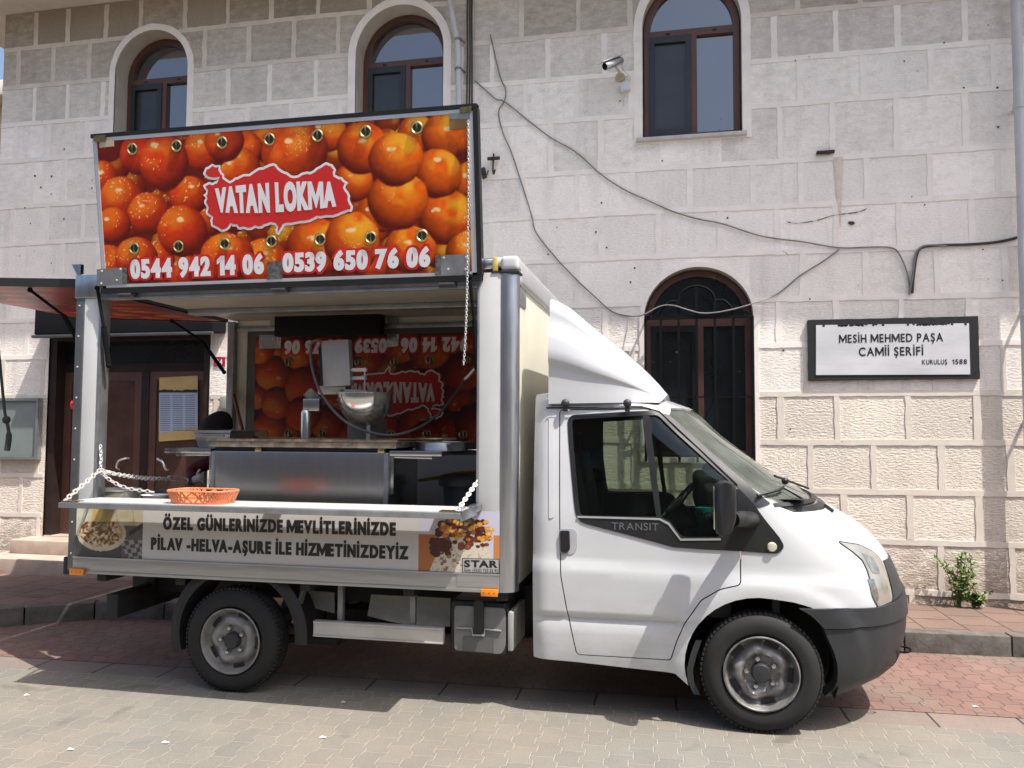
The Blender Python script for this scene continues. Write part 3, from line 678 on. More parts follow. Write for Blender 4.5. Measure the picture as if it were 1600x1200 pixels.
pieces('wall_fixing', [MB().bar((x, yy, z), (x, D, z), .016, .016) for x in (gx[0], gx[-1]) for z in (zt_, 2.0, zb_ + .06)], blackm, g_)


pq = thing('wall_plaque', 'white marble plaque with black border and painted lettering on the wall', 'plaque', (1.92, D, 2.43))
q = XZ([(1262, 500), (1528, 494), (1531, 592), (1263, 595)], D - .03)
mb = MB(); mb.flat(wob(q, .002, .05), [], D - .035, D - .001); obj('border', mb, M('flaking_black_paint', (.009, .009, .010), .7, var=.5, vs=30), pq)
q2 = XZ([(1275, 508), (1514, 505), (1516, 585), (1275, 586)], D - .04)
mb = MB(); mb.flat(q2, [], D - .041, D - .034); obj('marble_face', mb, M('white_marble', (.62, .62, .63), .35, var=.16, vs=2.2, stretch=(.6, 1, 2.4)), pq)
fl = MB()
top = [PY(1276 + i * 3.0, 508.5 - i * .038, D - .042) for i in range(80)]
for a in top:
    if math.sin(a.x * 9) + rnd.uniform(-1, 1) > .1:
        h_ = rnd.uniform(.004, .022); w__ = rnd.uniform(.012, .035); fl.add([(a.x, D - .0415, a.z + .004), (a.x + w__, D - .0415, a.z + .004), (a.x + w__ * .8, D - .0415, a.z - h_), (a.x - .004, D - .0415, a.z - h_ * .6)], [(0, 1, 2, 3)])
obj('flaked_edge', fl, MATS['flaking_black_paint'], pq, recalc=False)
def wall_text(body, x0, x1, yt, yb, bold, parent, m, dy=.043, **k):
    a = PY(x0, yb, D - dy); b_ = PY(x1, yb + (x1 - x0) * .0, D - dy); c = PY(x0, yt, D - dy)
    mb = MB(); put_text(mb, body, (a, Vector((b_.x - a.x, 0, 0)), Vector((0, 0, c.z - a.z))), bold, **k); return obj('lettering', mb, m, parent, recalc=False)
wall_text('MESİH MEHMED PAŞA', 1311, 1474, 523, 536, .022, pq, blackt, spacing=1.12)
wall_text('CAMİİ ŞERİFİ', 1342, 1443, 543, 556.5, .022, pq, blackt, spacing=1.12)
wall_text('KURULUŞ', 1441, 1480, 562, 569.5, .018, pq, blackt, spacing=1.15); wall_text('1588', 1488, 1511, 561.5, 569, .018, pq, blackt, spacing=1.15)

cam_t = thing('security_camera', 'silver bullet security camera on a wall bracket left of the window', 'camera', tuple(W(968, 118)))
c0 = PY(945, 104, D - .34); c1 = PY(972, 94, D - .20)
body = MB(); ax = (c1 - c0).normalized()
body.lathe(c0, ax, [(.0, .0), (.036, .0), (.040, .01), (.040, .22), (.030, .235), (0, .235)], 18); obj('housing', body, M('silver_housing', (.62, .63, .65), .25, .8, var=.08), cam_t)
hd = MB(); u = ax.cross(Vector((0, 0, 1))).normalized(); v = u.cross(ax)
hd.obox(c0 + ax * .10 + v * .043, (ax * .14, u * .042, v * .004), .003); obj('sun_shield', hd, M('silver_shield', (.70, .71, .73), .2, .8, var=.06), cam_t)
ln = MB(); ln.lathe(c0 - ax * .004, ax, [(0, 0), (.033, 0), (.033, .006)], 18); obj('lens', ln, blackm, cam_t)
br_ = MB(); pb = W(969, 121); br_.tube([c0 + ax * .13 - v * .04, c0 + ax * .15 - v * .10, Vector((pb.x, D - .06, pb.z)), Vector((pb.x, D, pb.z))], .011, 8); br_.lathe((pb.x, D, pb.z), (0, -1, 0), [(0, .02), (.045, .02), (.05, 0)], 18)
obj('bracket', br_, M('beige_metal', (.42, .36, .25), .5, var=.2), cam_t)
pb = W(977, 138)
jb = MB(); jb.obox((pb.x, D - .03, pb.z), ((.048, 0, .01), (0, .03, 0), (-.008, 0, .042)), .006); jb.tube(smooth_path([c1 + Vector((0, 0, -.05)), (pb.x - .02, D - .08, pb.z + .16), (pb.x + .05, D - .03, pb.z + .1), (pb.x + .03, D - .03, pb.z + .04)], 5), .005, 6)
jb.tube([(pb.x - .01, D - .02, pb.z - .04), (pb.x - .015, D - .008, pb.z - .19)], .006, 6)
obj('junction_box', jb, M('white_plastic', (.62, .63, .65), .4, var=.06), label='small white junction box with a cable below the security camera', cat='junction box', loc=(pb.x, D, pb.z))

def cable(name, label, pts, r, m, dy=.018, mid=None):
    P = [W(a, b_, dy) for a, b_ in pts]
    if mid:
        for i in mid: P[i] = PY(*pts[i], D - mid[i])
    mb = MB(); mb.tube(smooth_path(P, 6), r, 6); return obj(name, mb, m, label=label, cat='cable', loc=P[0])
cable('hanging_cable', 'grey cable running diagonally across the upper wall to the plaque', [(742, 126), (760, 142), (775, 155), (790, 160), (830, 192), (862, 216), (900, 238), (940, 273), (975, 296), (1010, 312), (1050, 330), (1090, 342), (1130, 350), (1190, 369), (1255, 378), (1310, 387), (1360, 386), (1392, 387), (1405, 397), (1417, 425), (1423, 458)], .0065, cable_m)
cable('hanging_cable', 'grey cable sagging past the low barred window and its grille', [(766, 54), (781, 118), (790, 140), (788, 158), (779, 175), (786, 208), (799, 238), (818, 296), (831, 338), (838, 364), (868, 402), (900, 436), (930, 464), (957, 487), (985, 494), (1005, 492), (1030, 479), (1050, 477), (1075, 484), (1095, 489), (1120, 488), (1150, 482), (1180, 473), (1215, 459), (1250, 431), (1285, 409), (1311, 390)], .0065, cable_m, .018, {i: .15 for i in range(15, 23)})
cable('wall_cable', 'thick black cable clipped to the wall above the plaque', [(1425, 458), (1428, 425), (1433, 396), (1442, 386), (1470, 383), (1510, 382), (1550, 379), (1575, 375), (1589, 371)], .013, cable_k)
cable('wall_cable', 'pale cable bent down beside the black cable above the plaque', [(1421, 460), (1426, 430), (1430, 400), (1437, 388), (1450, 383), (1480, 384)], .009, cable_m, .03)
vb = MB()
for i, (a, b_) in enumerate(((731, 729), (735, 733.5), (738, 737.5))): vb.tube([W(a, -40, .03), W(a - 1, 30, .03), W(a - .5, 80, .04), W(b_, 170, .03), W(b_ + 1, 330, .03), W(b_ + 2, 700, .03)], .009, 6)
obj('cable_bundle', vb, cable_k, label='bundle of dark cables hanging straight down beside the drainpipe', cat='cable', loc=W(734, 80))

dp = thing('drainpipe', 'grey drainpipe with a bend between the second arched window and the cables', 'drainpipe', tuple(PY(717, 165, D - .09)))
pm = MB(); P = [PY(a, b_, D - .09) for a, b_ in ((700, -60), (703, 0), (711, 48), (715, 64), (716, 90), (717, 170))]; P.append(Vector((P[-1].x, D - .09, .2)))
pm.tube(P, .032, 14); obj('pipe', pm, pvc, dp)
for py_ in (62, 108, 250):
    cm = MB(); c = PY(716, py_, D - .09); cm.lathe((c.x, c.y, c.z - .012), (0, 0, 1), [(.033, 0), (.040, .002), (.040, .024), (.033, .026)], 16); cm.bar((c.x + .03, c.y, c.z), (c.x + .05, D, c.z), .016, .016); obj('clip', cm, M('grey_clip', (.2, .2, .2), .5), dp)
dp = thing('drainpipe', 'straight grey drainpipe at the right end of the wall', 'drainpipe', tuple(PY(1585, 400, D - .12)))
pm = MB(); a = PY(1587, 0, D - .13); pm.tube([(a.x, D - .13, 6.7), (a.x, D - .13, .15)], .042, 16); obj('pipe', pm, pvc, dp)
for z in (2.72, 1.75, 4.6): 
    cm = MB(); cm.lathe((a.x, D - .13, z), (0, 0, 1), [(.042, 0), (.050, .003), (.050, .05), (.042, .053)], 18); cm.bar((a.x, D - .08, z + .02), (a.x, D, z + .02), .02, .03); obj('pipe_collar', cm, pvc, dp)
hk = MB(); a = W(773, 250); hk.bar((a.x - .065, D - .05, a.z), (a.x + .065, D - .05, a.z), .02, .03); hk.bar((a.x - .02, D, a.z), (a.x - .02, D - .05, a.z), .02, .02); hk.tube(smooth_path([(a.x, D - .05, a.z + .05), (a.x, D - .05, a.z), (a.x - .005, D - .06, a.z - .1), (a.x + .005, D - .07, a.z - .17), (a.x + .015, D - .05, a.z - .12)], 4), .010, 6)
obj('iron_hook', hk, ironr, label='rusty iron hook fixed to the wall right of the orange sign', cat='hook', loc=a)
hk = MB(); a = W(757, 272); hk.obox((a.x, D - .03, a.z), ((.02, 0, .01), (0, .03, 0), (-.01, 0, .05)), .004); hk.tube([(a.x, D - .05, a.z), (a.x + .04, D - .06, a.z - .03), (a.x + .05, D - .04, a.z + .02)], .008, 6)
obj('iron_clamp', hk, ironr, label='small dark iron clamp behind the right edge of the sign', cat='clamp', loc=a)
st_ = MB(); a = W(1275, 240); b_ = W(1303, 239); st_.box(a.x, b_.x, D - .05, D, a.z - .011, a.z + .011, .003)
obj('iron_bracket', st_, ironr, label='short dark iron bar above a rust streak on the wall', cat='bracket', loc=a)

aw = thing('door_canopy', 'long black box canopy over the brown entrance door', 'canopy', (-6.2, D, 2.72))
a = PY(57, 478, D - .25); b_ = PY(333, 523, D - .25)
mb = MB(); mb.box(a.x, b_.x, D - .27, D - .001, 2.74, 3.09, .012); obj('case', mb, M('black_canopy', (.008, .008, .009), .75, var=.25, vs=3, spec=.2), aw)
mb = MB(); mb.box(a.x - .02, b_.x + .005, D - .29, D - .24, 2.70, 2.735, .01); obj('front_rail', mb, M('canopy_rail', (.10, .10, .10), .4, .5), aw)

nb = thing('notice_board', 'grey glazed notice board on the wall left of the door', 'notice board', (-7.55, D, 1.7))
a = PY(58, 718, D - .06); c = PY(57, 622, D - .06)
mb = MB(); mb.flat([(a.x - .62, a.z), (a.x, a.z), (a.x, c.z), (a.x - .62, c.z)], [[(a.x - .59, a.z + .03), (a.x - .03, a.z + .03), (a.x - .03, c.z - .03), (a.x - .59, c.z - .03)]], D - .075, D - .002); obj('frame', mb, alu_d, nb)
mb = MB(); mb.box(a.x - .6, a.x - .02, D - .05, D - .04, a.z + .02, c.z - .02); obj('glazing', mb, M('grey_board', (.22, .26, .25), .12, var=.12, vs=2), nb)
hp = thing('house_number_plate', 'small red house number plate 24 beside the entrance door', 'number plate', tuple(W(343, 565)))
q = XZ([(334, 558), (351, 558), (351, 572), (334, 572)], D - .012); mb = MB(); mb.flat(q, [], D - .012, D - .001); obj('plate', mb, M('red_enamel', (.36, .02, .05), .3, var=.06), hp)
wall_text('24', 337.5, 347.5, 561, 569.5, .012, hp, whitep, dy=.0135)

po = thing('notice_poster', 'yellow poster with a blue timetable on the right door leaf', 'poster', tuple(PY(278, 640, yd)))
q = XZ([(249, 590), (309, 587), (309, 686), (248, 690)], yd - .004); mb = MB(); mb.flat(q, [], yd - .005, yd - .002); obj('sheet', mb, M('yellow_paper', (.60, .42, .17), .6, var=.1), po)
q = XZ([(249, 613), (309, 611), (309, 668), (249, 677)], yd - .006); mb = MB(); mb.flat(q, [], yd - .007, yd - .0055); obj('timetable', mb, M('blue_paper', (.40, .48, .62), .6, var=.06), po)
mb = MB()
for i in range(17):
    for k in range(3):
        a = PY(251 + k * 19.5, 618 + i * 3.35, yd); mb.add([(a.x, yd - .0078, a.z), (a.x + .125, yd - .0078, a.z), (a.x + .125, yd - .0078, a.z - .006), (a.x, yd - .0078, a.z - .006)], [(0, 1, 2, 3)])
obj('table_rows', mb, M('dark_ink', (.05, .06, .12), .6), po, recalc=False)
mb = MB(); pts = [(249, 612), (309, 610)] ; 
sil = [PY(249 + i * 4, 611 - rnd.uniform(0, 4), yd) for i in range(16)]
base = [PY(249 + i * 4, 613.5, yd) for i in range(16)]
mb.add([(p.x, yd - .0079, p.z) for p in sil] + [(p.x, yd - .0079, p.z) for p in base], [(i, i + 1, 17 + i, 16 + i) for i in range(15)])
obj('skyline_band', mb, blackt, po, recalc=False)
st_ = MB(); a = W(347, 629, .06); st_.box(a.x - .03, a.x + .05, D - .06, D - .002, a.z - .07, a.z + .07, .01)
obj('wall_box', st_, M('wall_box_grey', (.30, .30, .28), .5), label='small grey box on the wall right of the entrance door', cat='box', loc=a)

# weeds at the foot of the wall
leafm = M('weed_leaf', (.095, .15, .03), .6, var=.5, vs=30); leaf2 = M('weed_leaf_dry', (.20, .22, .06), .7, var=.4, vs=20)
def weed(label, px, py, hgt, n, spread):
    a = PZ(px, py, .148); a.y = min(a.y, D - .07); root = thing('weed_plant', label, 'weed', (a.x, a.y, .148), 'weeds at the foot of the wall'); st = MB(); lv = MB()
    for i in range(n):
        an = rnd.uniform(0, 2 * math.pi); tip = Vector((a.x + spread * math.cos(an) * rnd.uniform(.2, 1), a.y - abs(spread * .5 * math.sin(an)), .148 + hgt * rnd.uniform(.4, 1)))
        pth = smooth_path([(a.x + rnd.uniform(-.03, .03), a.y, .148), ((a.x + tip.x) / 2 + rnd.uniform(-.03, .03), (a.y + tip.y) / 2, (.148 + tip.z) / 2 + .04), tip], 5); st.tube(pth, .003, 5)
        for p in pth[2:]:
            for k in range(3):
                d = Vector((rnd.uniform(-1, 1), rnd.uniform(-1, .5), rnd.uniform(-.3, .8))).normalized(); s_ = d.orthogonal().normalized(); L_ = rnd.uniform(.022, .055); nn = d.cross(s_)
                lv.add([p, p + d * L_ * .5 + s_ * L_ * .28 + nn * .004, p + d * L_ - nn * L_ * .15, p + d * L_ * .5 - s_ * L_ * .28 + nn * .004], [(0, 1, 2, 3)], 0 if rnd.random() < .75 else 1)
    obj('stem', st, leafm, root); obj('foliage', lv, [leafm, leaf2], root, recalc=False)
weed('bushy green weed growing at the foot of the wall near the bumper', 1484, 940, .50, 17, .20)
weed('low pale weed right of the bushy weed at the wall foot', 1525, 950, .15, 12, .14)

# unseen building across the street, added to hold back low sky light
opp = thing('unseen_opposite_building', 'unseen building behind the photographer, added to cut low sky light', 'building', (0, -17, 0))
mb = MB(); mb.box(-45, 45, -27, -17, 0, 7.5); obj('wall', mb, M('opposite_render', (.22, .19, .165), .9, var=.15, vs=1), opp)
mb = MB(); mb.box(-45.4, 45.4, -27.4, -16.5, 7.5, 7.9); obj('roof', mb, soff, opp)
for k in range(14):
    for z in (1.0, 4.3):
        mb = MB(); x = -32 + k * 4.9; mb.box(x, x + 1.3, -17.0, -16.96, z, z + 1.8, .01); obj('window', mb, pane, opp)
# far neighbour seen past the left corner
nbd = thing('neighbour_house', 'pale yellow house just visible past the left corner of the stone building', 'house', (-19, 8, 0))
mb = MB(); mb.box(-34, -11, 8, 16, 0, 7.9); obj('wall', mb, M('yellow_render', (.55, .44, .26), .9, var=.12, vs=2), nbd)
mb = MB(); mb.box(-34.4, -10.6, 7.6, 16.4, 7.9, 8.2, .03); obj('roof', mb, soff, nbd)
pieces('window', [MB().box(x, x + 1.1, 7.95, 8.02, z, z + 1.5, .01) for z in (1.6, 4.9) for x in (-14.6, -17.6, -20.6, -23.6)], pane, nbd)
# scraps of litter on the road
for i, (px, py) in enumerate(((41, 1086), (23 + 235, 1042 + 118), (110, 1171), (537, 1097), (1524, 1104), (505, 1152))):
    a = PZ(px, py, .004); mb = MB(); s_ = .017
    mb.add([(a.x - s_ * rnd.uniform(.6, 1.4), a.y - s_ * .5, .003), (a.x + s_, a.y - s_ * rnd.uniform(.3, .9), .007), (a.x + s_ * rnd.uniform(.5, 1.3), a.y + s_ * .7, .003), (a.x - s_ * .7, a.y + s_ * .6, .009)], [(0, 1, 2, 3)])
    obj('paper_scrap', mb, whitep, label='tiny white paper scrap lying on the paved road', cat='litter', group='paper scraps on the road', loc=a, recalc=False)
# ================================================================ THE FOOD TRUCK
truck = thing('food_truck', 'white food truck with an orange sign raised over its open serving hatch', 'food truck', (-1.3, 1.0, 0))
YC = 1.0; WR = .335
HF = Vector((.447, .01, .337)); HR = Vector((-2.853, .0, .330))

# ---- cab skin: S(s, z) follows the flank, turns round the nose and ends on the centre line
fXf = cint([.20, .24, .29, .36, .48, .61, .70, .78, .85, .93, .99, 1.05, 1.13, 1.20, 1.26, 1.30, 1.34, 1.40, 1.48, 1.57, 1.68, 1.79, 1.84, 1.88, 1.92, 1.96],
           [1.10, 1.20, 1.29, 1.34, 1.375, 1.385, 1.375, 1.36, 1.335, 1.30, 1.265, 1.215, 1.125, 1.01, .915, .85, .76, .655, .54, .42, .28, .165, .11, .02, -.12, -.30])
CREASE = lambda s: .94 - .030 * (s + .6)
fys = cint([.20, .30, .40, .55, .75, .84, .90, .96, 1.02, 1.15, 1.30, 1.55, 1.75, 1.82, 1.86, 1.89, 1.93, 1.96],
           [.095, .060, .046, .040, .034, .032, .032, .033, .035, .040, .055, .085, .115, .126, .134, .146, .185, .55])
fX0 = cint([.2, .9, 1.0, 1.15, 1.3, 1.5, 1.7, 1.84, 1.96], [.50, .50, .48, .42, .35, .06, -.17, -.32, -.65])
fn = cint([.2, .95, 1.2, 1.4, 1.96], [2.6, 2.6, 2.5, 2.7, 2.7])
LS = 1.25
def S(s, z, off=0.):
    X0 = fX0(z); ys = fys(z)
    if s < X0 + .6:
        d = math.hypot(s - HF.x, z - HF.z)
        ys -= .016 * sstep(.535, .47, d) * sstep(1.1, .8, z)
        cz = CREASE(s); ys -= .016 * min(1, max(0, (cz - z) / .072)) * sstep(1.25, .95, s)
        if -.86 < s: ys += .015 * (sstep(.605, .590, z) - sstep(.578, .545, z)) * sstep(-.87, -.82, s) * sstep(.15, .0, s)
    if s <= X0: p = Vector((s, ys, z))
    else:
        t = min(math.pi / 2, (s - X0) / LS * math.pi / 2); n = fn(z); Xf = fXf(z)
        p = Vector((X0 + (Xf - X0) * math.sin(t) ** (2 / n), YC - (YC - ys) * max(0, math.cos(t)) ** (2 / n), z))
    if s < -.78: p.y += .05 * ((-.78 - s) / .11) ** 2
    if off: p += Nrm(s, z) * off
    return p
def Nrm(s, z):
    e = .004
    n = (S(s + e, z) - S(s - e, z)).cross(S(s, z + e) - S(s, z - e))
    return n.normalized() if n.length > 1e-12 else Vector((0, -1, 0))
_gs = np.linspace(-.9, 1.7, 200); _gz = np.linspace(.2, 1.95, 160); _G = []
for s_ in _gs:
    for z_ in _gz:
        if s_ > fX0(z_) + LS: continue
        p = S(s_, z_); _G.append((s_, z_) + proj(p))
_G = np.array(_G)
def sz(px, py):                                     # where on the cab skin a traced point lies
    d = np.hypot(_G[:, 2] - px, _G[:, 3] - py); i = int(np.argmin(d)); s_, z_ = _G[i, 0], _G[i, 1]
    for _ in range(6):
        p0 = proj(S(s_, z_)); e = 1e-4; a = proj(S(s_ + e, z_)); b = proj(S(s_, z_ + e))
        J = np.array([[(a[0] - p0[0]) / e, (b[0] - p0[0]) / e], [(a[1] - p0[1]) / e, (b[1] - p0[1]) / e]])
        if abs(np.linalg.det(J)) < 800: break
        ds, dz = np.linalg.solve(J, [px - p0[0], py - p0[1]])
        if math.hypot(ds, dz) > .1: break
        s_ += ds; z_ = min(1.955, max(.2, z_ + dz))
    return (s_, z_)
SZ = lambda pts: [sz(*p) for p in pts]
def skin(mb, outer, holes=(), off=0., th=.012, step=.035, mi=0, mbk=None, es=.03, mirror=False, lines=()):
    f = lambda s, z: S(s, z, off); k = lambda s, z: S(s, z, off - th)
    if mirror:
        fl = lambda p: Vector((p.x, 2 * YC - p.y, p.z)); f0, k0 = f, k
        f = lambda s, z: fl(f0(s, z)); k = lambda s, z: fl(k0(s, z))
    return mb.sheet(outer, list(holes), f, k, step, es, mi, mbk, lines)
SC = lambda z: fX0(z) + LS                           # centre line
def rnd_poly(pts, r=.02, n=4):
    out = []
    for i, p in enumerate(pts):
        p = Vector(p); a = Vector(pts[i - 1]); b = Vector(pts[(i + 1) % len(pts)])
        ra = min(r, (a - p).length * .45); rb = min(r, (b - p).length * .45); A = p + (a - p).normalized() * ra; B = p + (b - p).normalized() * rb
        for k in range(n + 1):
            t = k / n; out.append(tuple((1 - t) ** 2 * A + 2 * t * (1 - t) * p + t * t * B))
    return out

# traced outlines on the skin
WIN = rnd_poly(SZ([(891, 653), (1000, 647), (1027, 646), (1142, 752), (1146, 806), (1127, 842), (1064, 842), (1045, 815), (1030, 810), (905, 808), (902, 790), (893, 690)]), .035)
DOORP = rnd_poly(SZ([(875.5, 641), (1012, 640), (1030, 645), (1156, 763), (1156.5, 913), (1125, 920), (1095, 937), (1070, 972), (1057, 1000), (1047, 1031), (902, 1022), (886, 950), (877, 900), (875.5, 825)]), .02)
ARCH = []
for i in range(25):
    t = math.pi * (1.10 - 1.19 * i / 24); ARCH.append((HF.x + .425 * math.cos(t), HF.z + .02 + .405 * math.sin(t)))
def grow(poly, d):
    c = []; n = len(poly)
    area = sum(poly[i][0] * poly[(i + 1) % n][1] - poly[(i + 1) % n][0] * poly[i][1] for i in range(n))
    sg = 1 if area > 0 else -1
    for i in range(n):
        a = Vector(poly[i - 1]); b = Vector(poly[(i + 1) % n]); t = (b - a).normalized(); c.append((poly[i][0] + sg * t.y * d, poly[i][1] - sg * t.x * d))
    return c
zb = [.735, .735]
bum = [p for p in SZ([(1256, 950), (1300, 950.5), (1369, 948.5), (1392, 940)])]
ztop = 1.955
body_out = [(-.872, .335), (-.6, .328), (-.3, .312), (-.03, .300)] + [p for p in ARCH] + bum[1:] + [(SC(.76), .76)] + \
    [(SC(z), z) for z in np.linspace(.8, 1.95, 24)] + [(-.85, ztop), (-.885, 1.93)]
hl = SZ([(1311, 847), (1342, 852), (1363, 862), (1375, 873), (1385, 899), (1393, 931), (1393, 939), (1371, 948), (1363, 920), (1355, 891), (1347, 875), (1331, 861)])
def wind_bottom(t): return 1.322 - .02 * t
L2 = SZ([(1045, 649), (1075, 675), (1100, 698), (1130, 725), (1160, 751)])
WS_ = rnd_poly(L2[::-1] + [(sz(1052, 646)[0] + .02, 1.835)] + [(SC(1.845), 1.845)] + [(SC(z), z) for z in (1.75, 1.65, 1.55, 1.45, 1.36, 1.315)] + [(SC(1.3) - .45, 1.300), (SC(1.3) - .8, 1.285)], .012)
# swap order so the outline runs once round
wl = SZ([(1045, 649), (1075, 675), (1100, 698), (1130, 725), (1160, 751), (1184, 772)])
WS_ = [(SC(z), z) for z in (1.31, 1.4, 1.5, 1.6, 1.7, 1.8, 1.845)] + [(wl[0][0] + .10, 1.845)] + wl + [(wl[-1][0] + .12, 1.282), (SC(1.3) - .5, 1.292)]
COWL = [(wl[-1][0] + .10, 1.276), (SC(1.3) - .5, 1.286), (SC(1.304), 1.304), (SC(1.265), 1.265), (SC(1.25) - .25, 1.252), (SC(1.24) - .55, 1.238), (wl[-1][0] + .22, 1.238)]
GRL = [sz(1379, 876), (SC(.925), .925), (SC(.768), .768), sz(1393, 939), sz(1394, 930), sz(1387, 900)]
door_hole = grow(DOORP, .0065)
CL = [CREASE, lambda s: CREASE(s) - .072, lambda s: .605 - .0001 * s, lambda s: .590, lambda s: .562]
def cab_shell(mirror):
    mb = MB(); out = body_out
    skin(mb, out, [door_hole, WS_, COWL], 0, .014, .035, 0, 1, .03, mirror, CL); return mb
cab = obj('cab', cab_shell(False), [white, dark], truck, angle=50)
fs = MB(); skin(fs, body_out, [door_hole, WS_, COWL], 0, .014, .05, 0, 1, .04, True); obj('cab_far_side', fs, [white, dark], cab, angle=50)
# roof cap, rear panel, floor
rf_ = MB(); xs = np.linspace(-.86, -.31, 10)
rf_.grid(lambda u, v: Vector((-.86 + u * (fXf(1.945) + .86 - .02), .45 + v * 1.1, 1.947 + .012 * math.sin(math.pi * v))), 8, 8); obj('roof_panel', rf_, white, cab, angle=50)
rp = MB(); rp.box(-.875, -.860, .17, 1.83, .40, 1.86, .01); obj('rear_panel', rp, white, cab)
fl_ = MB(); fl_.box(-.85, .55, .16, 1.84, .36, .40); fl_.box(.52, .56, .1, 1.9, .38, 1.1); obj('floor_pan', fl_, dark, cab)
# doors
for mir in (False, True):
    mb = MB(); skin(mb, DOORP, [WIN], 0, .03, .035, 0, 1, .03, mir, CL)
    d = obj('door', mb, [white, dark], truck, angle=50, label='far side door' if mir else 'near side door')
    gm = MB(); skin(gm, grow(WIN, .012), [], -.012, .004, .08, 0, None, .05, mir); obj('door_window', gm, glass('cab_glass', (.70, .75, .70)), d)
    # black frame round the glass
    fm = MB(); skin(fm, grow(WIN, .018), [grow(WIN, -.010)], .004, .012, None, 0, None, .025, mir)
    bpost = SZ([(1003, 645), (1012, 645), (1034, 812), (1026, 812)]); skin(fm, bpost, [], .003, .012, .04, 0, None, .03, mir)
    obj('window_frame', fm, blackp, d)
    tr = MB(); TRIM = rnd_poly(SZ([(901, 806), (1031, 808), (1044, 813), (1063, 840), (1128, 840), (1143, 828), (1147, 764), (1156, 765), (1181, 792), (1218, 840), (1224, 851), (1224, 857), (1214, 865), (1155, 861), (1100, 858.5), (1052, 855), (990, 838), (917, 819), (907, 815)]), .010)
    skin(tr, TRIM, [], .006, .014, .05, 0, None, .03, mir); t_ = obj('waist_trim', tr, blackp, d)
    lm = MB(); lnp = SZ([(902, 806), (1031, 809.5), (1046, 817), (1064, 841.5), (1126, 841), (1126, 844), (1063, 844.5), (1044, 820), (1030, 812.5), (903, 809)]); skin(lm, lnp, [], .010, .006, None, 0, None, .04, mir); obj('seal', lm, M('seal_grey', (.30, .31, .31), .4), t_)
    if not mir:
        ri = MB(); c = sz(1206, 854.5); p = S(*c, .006); nn = Nrm(*c); ri.lathe(p, nn, [(0, .016), (.022, .014), (.026, .008), (.028, 0)], 20); obj('side_repeater', ri, M('repeater_lens', (.62, .58, .46), .2, .2, var=.1, coat=.6), t_)
        ht = SZ([(874.5, 826), (897, 826), (902, 832), (902, 857), (895, 866), (876, 866)]); hm = MB(); skin(hm, rnd_poly(ht, .012), [], .0035, .006, .03, 0, None, .02); obj('handle_recess', hm, M('handle_recess_grey', (.42, .43, .44), .35, var=.1), d)
        hh = MB(); hb = SZ([(875.5, 829), (890, 829), (891, 858), (885, 864), (877, 862)]); skin(hh, rnd_poly(hb, .010), [], .016, .014, .03, 0, None, .02); obj('door_handle', hh, blackp, d)
        tx = MB(); a = sz(956, 827.5); b_ = sz(1029, 829); c = sz(956, 815)
        V, F = text2d('TRANSIT', .012, 1.0); xs_ = [v[0] for v in V]; ys_ = [v[1] for v in V]
        P = []
        for x, y in V:
            u = (x - min(xs_)) / (max(xs_) - min(xs_)); v = (y - min(ys_)) / (max(ys_) - min(ys_)); P.append(S(a[0] + u * (b_[0] - a[0]), a[1] + (b_[1] - a[1]) * u + v * (c[1] - a[1]) * .92, .0085))
        tx.add(P, F); obj('lettering', tx, M('embossed_grey', (.10, .105, .11), .35, var=.1), t_, recalc=False)
pg = MB(); skin(pg, rnd_poly(SZ([(857.5, 651), (866, 652), (866, 808), (858, 811)]), .012), [], .004, .006, .03, 0, None, .02); obj('pillar_pressing', pg, white, cab)
# pillar cladding beside the windscreen
for mir in (False, True):
    pc = MB(); poly = rnd_poly(SZ([(1030, 645), (1044, 648), (1075, 674), (1130, 724), (1160, 750), (1184, 771), (1204, 787), (1186, 793), (1177, 791), (1153, 762), (1100, 713), (1060, 676)]), .012); skin(pc, poly, [], .004, .008, .05, 0, None, .03, mir); obj('pillar_cladding', pc, greyp, cab)
for nm, poly, m_, of in (('windscreen', grow(WS_, .02), glass('screen_glass', (.64, .71, .66), dirt=.13), -.008), ('cowl', grow(COWL, .01), blackp, -.012), ('headlight', None, lens, .004), ('grille', GRL, greyp, .008)):
    for mir in (False, True):
        if nm == 'headlight':
            mb = MB(); skin(mb, rnd_poly(hl, .01), [], .004, .02, .02, 0, None, .02, mir); h_ = obj('headlight', mb, lens, truck); ob = MB(); skin(ob, grow(rnd_poly(hl, .01), .007), [rnd_poly(hl, .01)], .0025, .01, None, 0, None, .02, mir); obj('headlight_seal', ob, rubber2, h_)
            lb = MB(); skin(lb, rnd_poly(SZ([(1345, 864), (1362, 871), (1372, 888), (1374, 897), (1362, 896), (1356, 884)]), .008), [], .0062, .003, None, 0, None, .02, mir); obj('lamp_shade', lb, M('lamp_inner', (.24, .235, .20), .2, .5, var=.5, vs=22, coat=1), h_)
            rb = MB(); q = SZ([(1355, 905), (1364, 905), (1372, 935), (1368, 943), (1362, 930)]); skin(rb, q, [], .0065, .004, None, 0, None, .02, mir); obj('reflector', rb, M('lamp_bowl', (.30, .30, .29), .15, .8, var=.4, vs=30), h_); continue
        mb = MB(); skin(mb, poly, [], of, .008, .07, 0, None, .05, mir); obj(nm, mb, m_, cab)
for pts in (((1182, 776), (1212, 770), (1222, 765)), ((1222, 766), (1236, 774), (1254, 784))):
    P = [S(*sz(*q), .02) for q in pts]; obj('wiper', MB().tube(smooth_path(P, 4), .009, 6), blackp, cab)
p = S(*sz(1219, 764), .03); obj('wiper_pivot', MB().ball(p + Vector((.02, .06, .02)), .022), blackp, cab)
p2 = S(SC(1.3) - .1, 1.31, .02); p3 = S(SC(1.4) - .5, 1.42, .012); obj('wiper', MB().tube([p2, p3], .008, 6), blackp, cab)
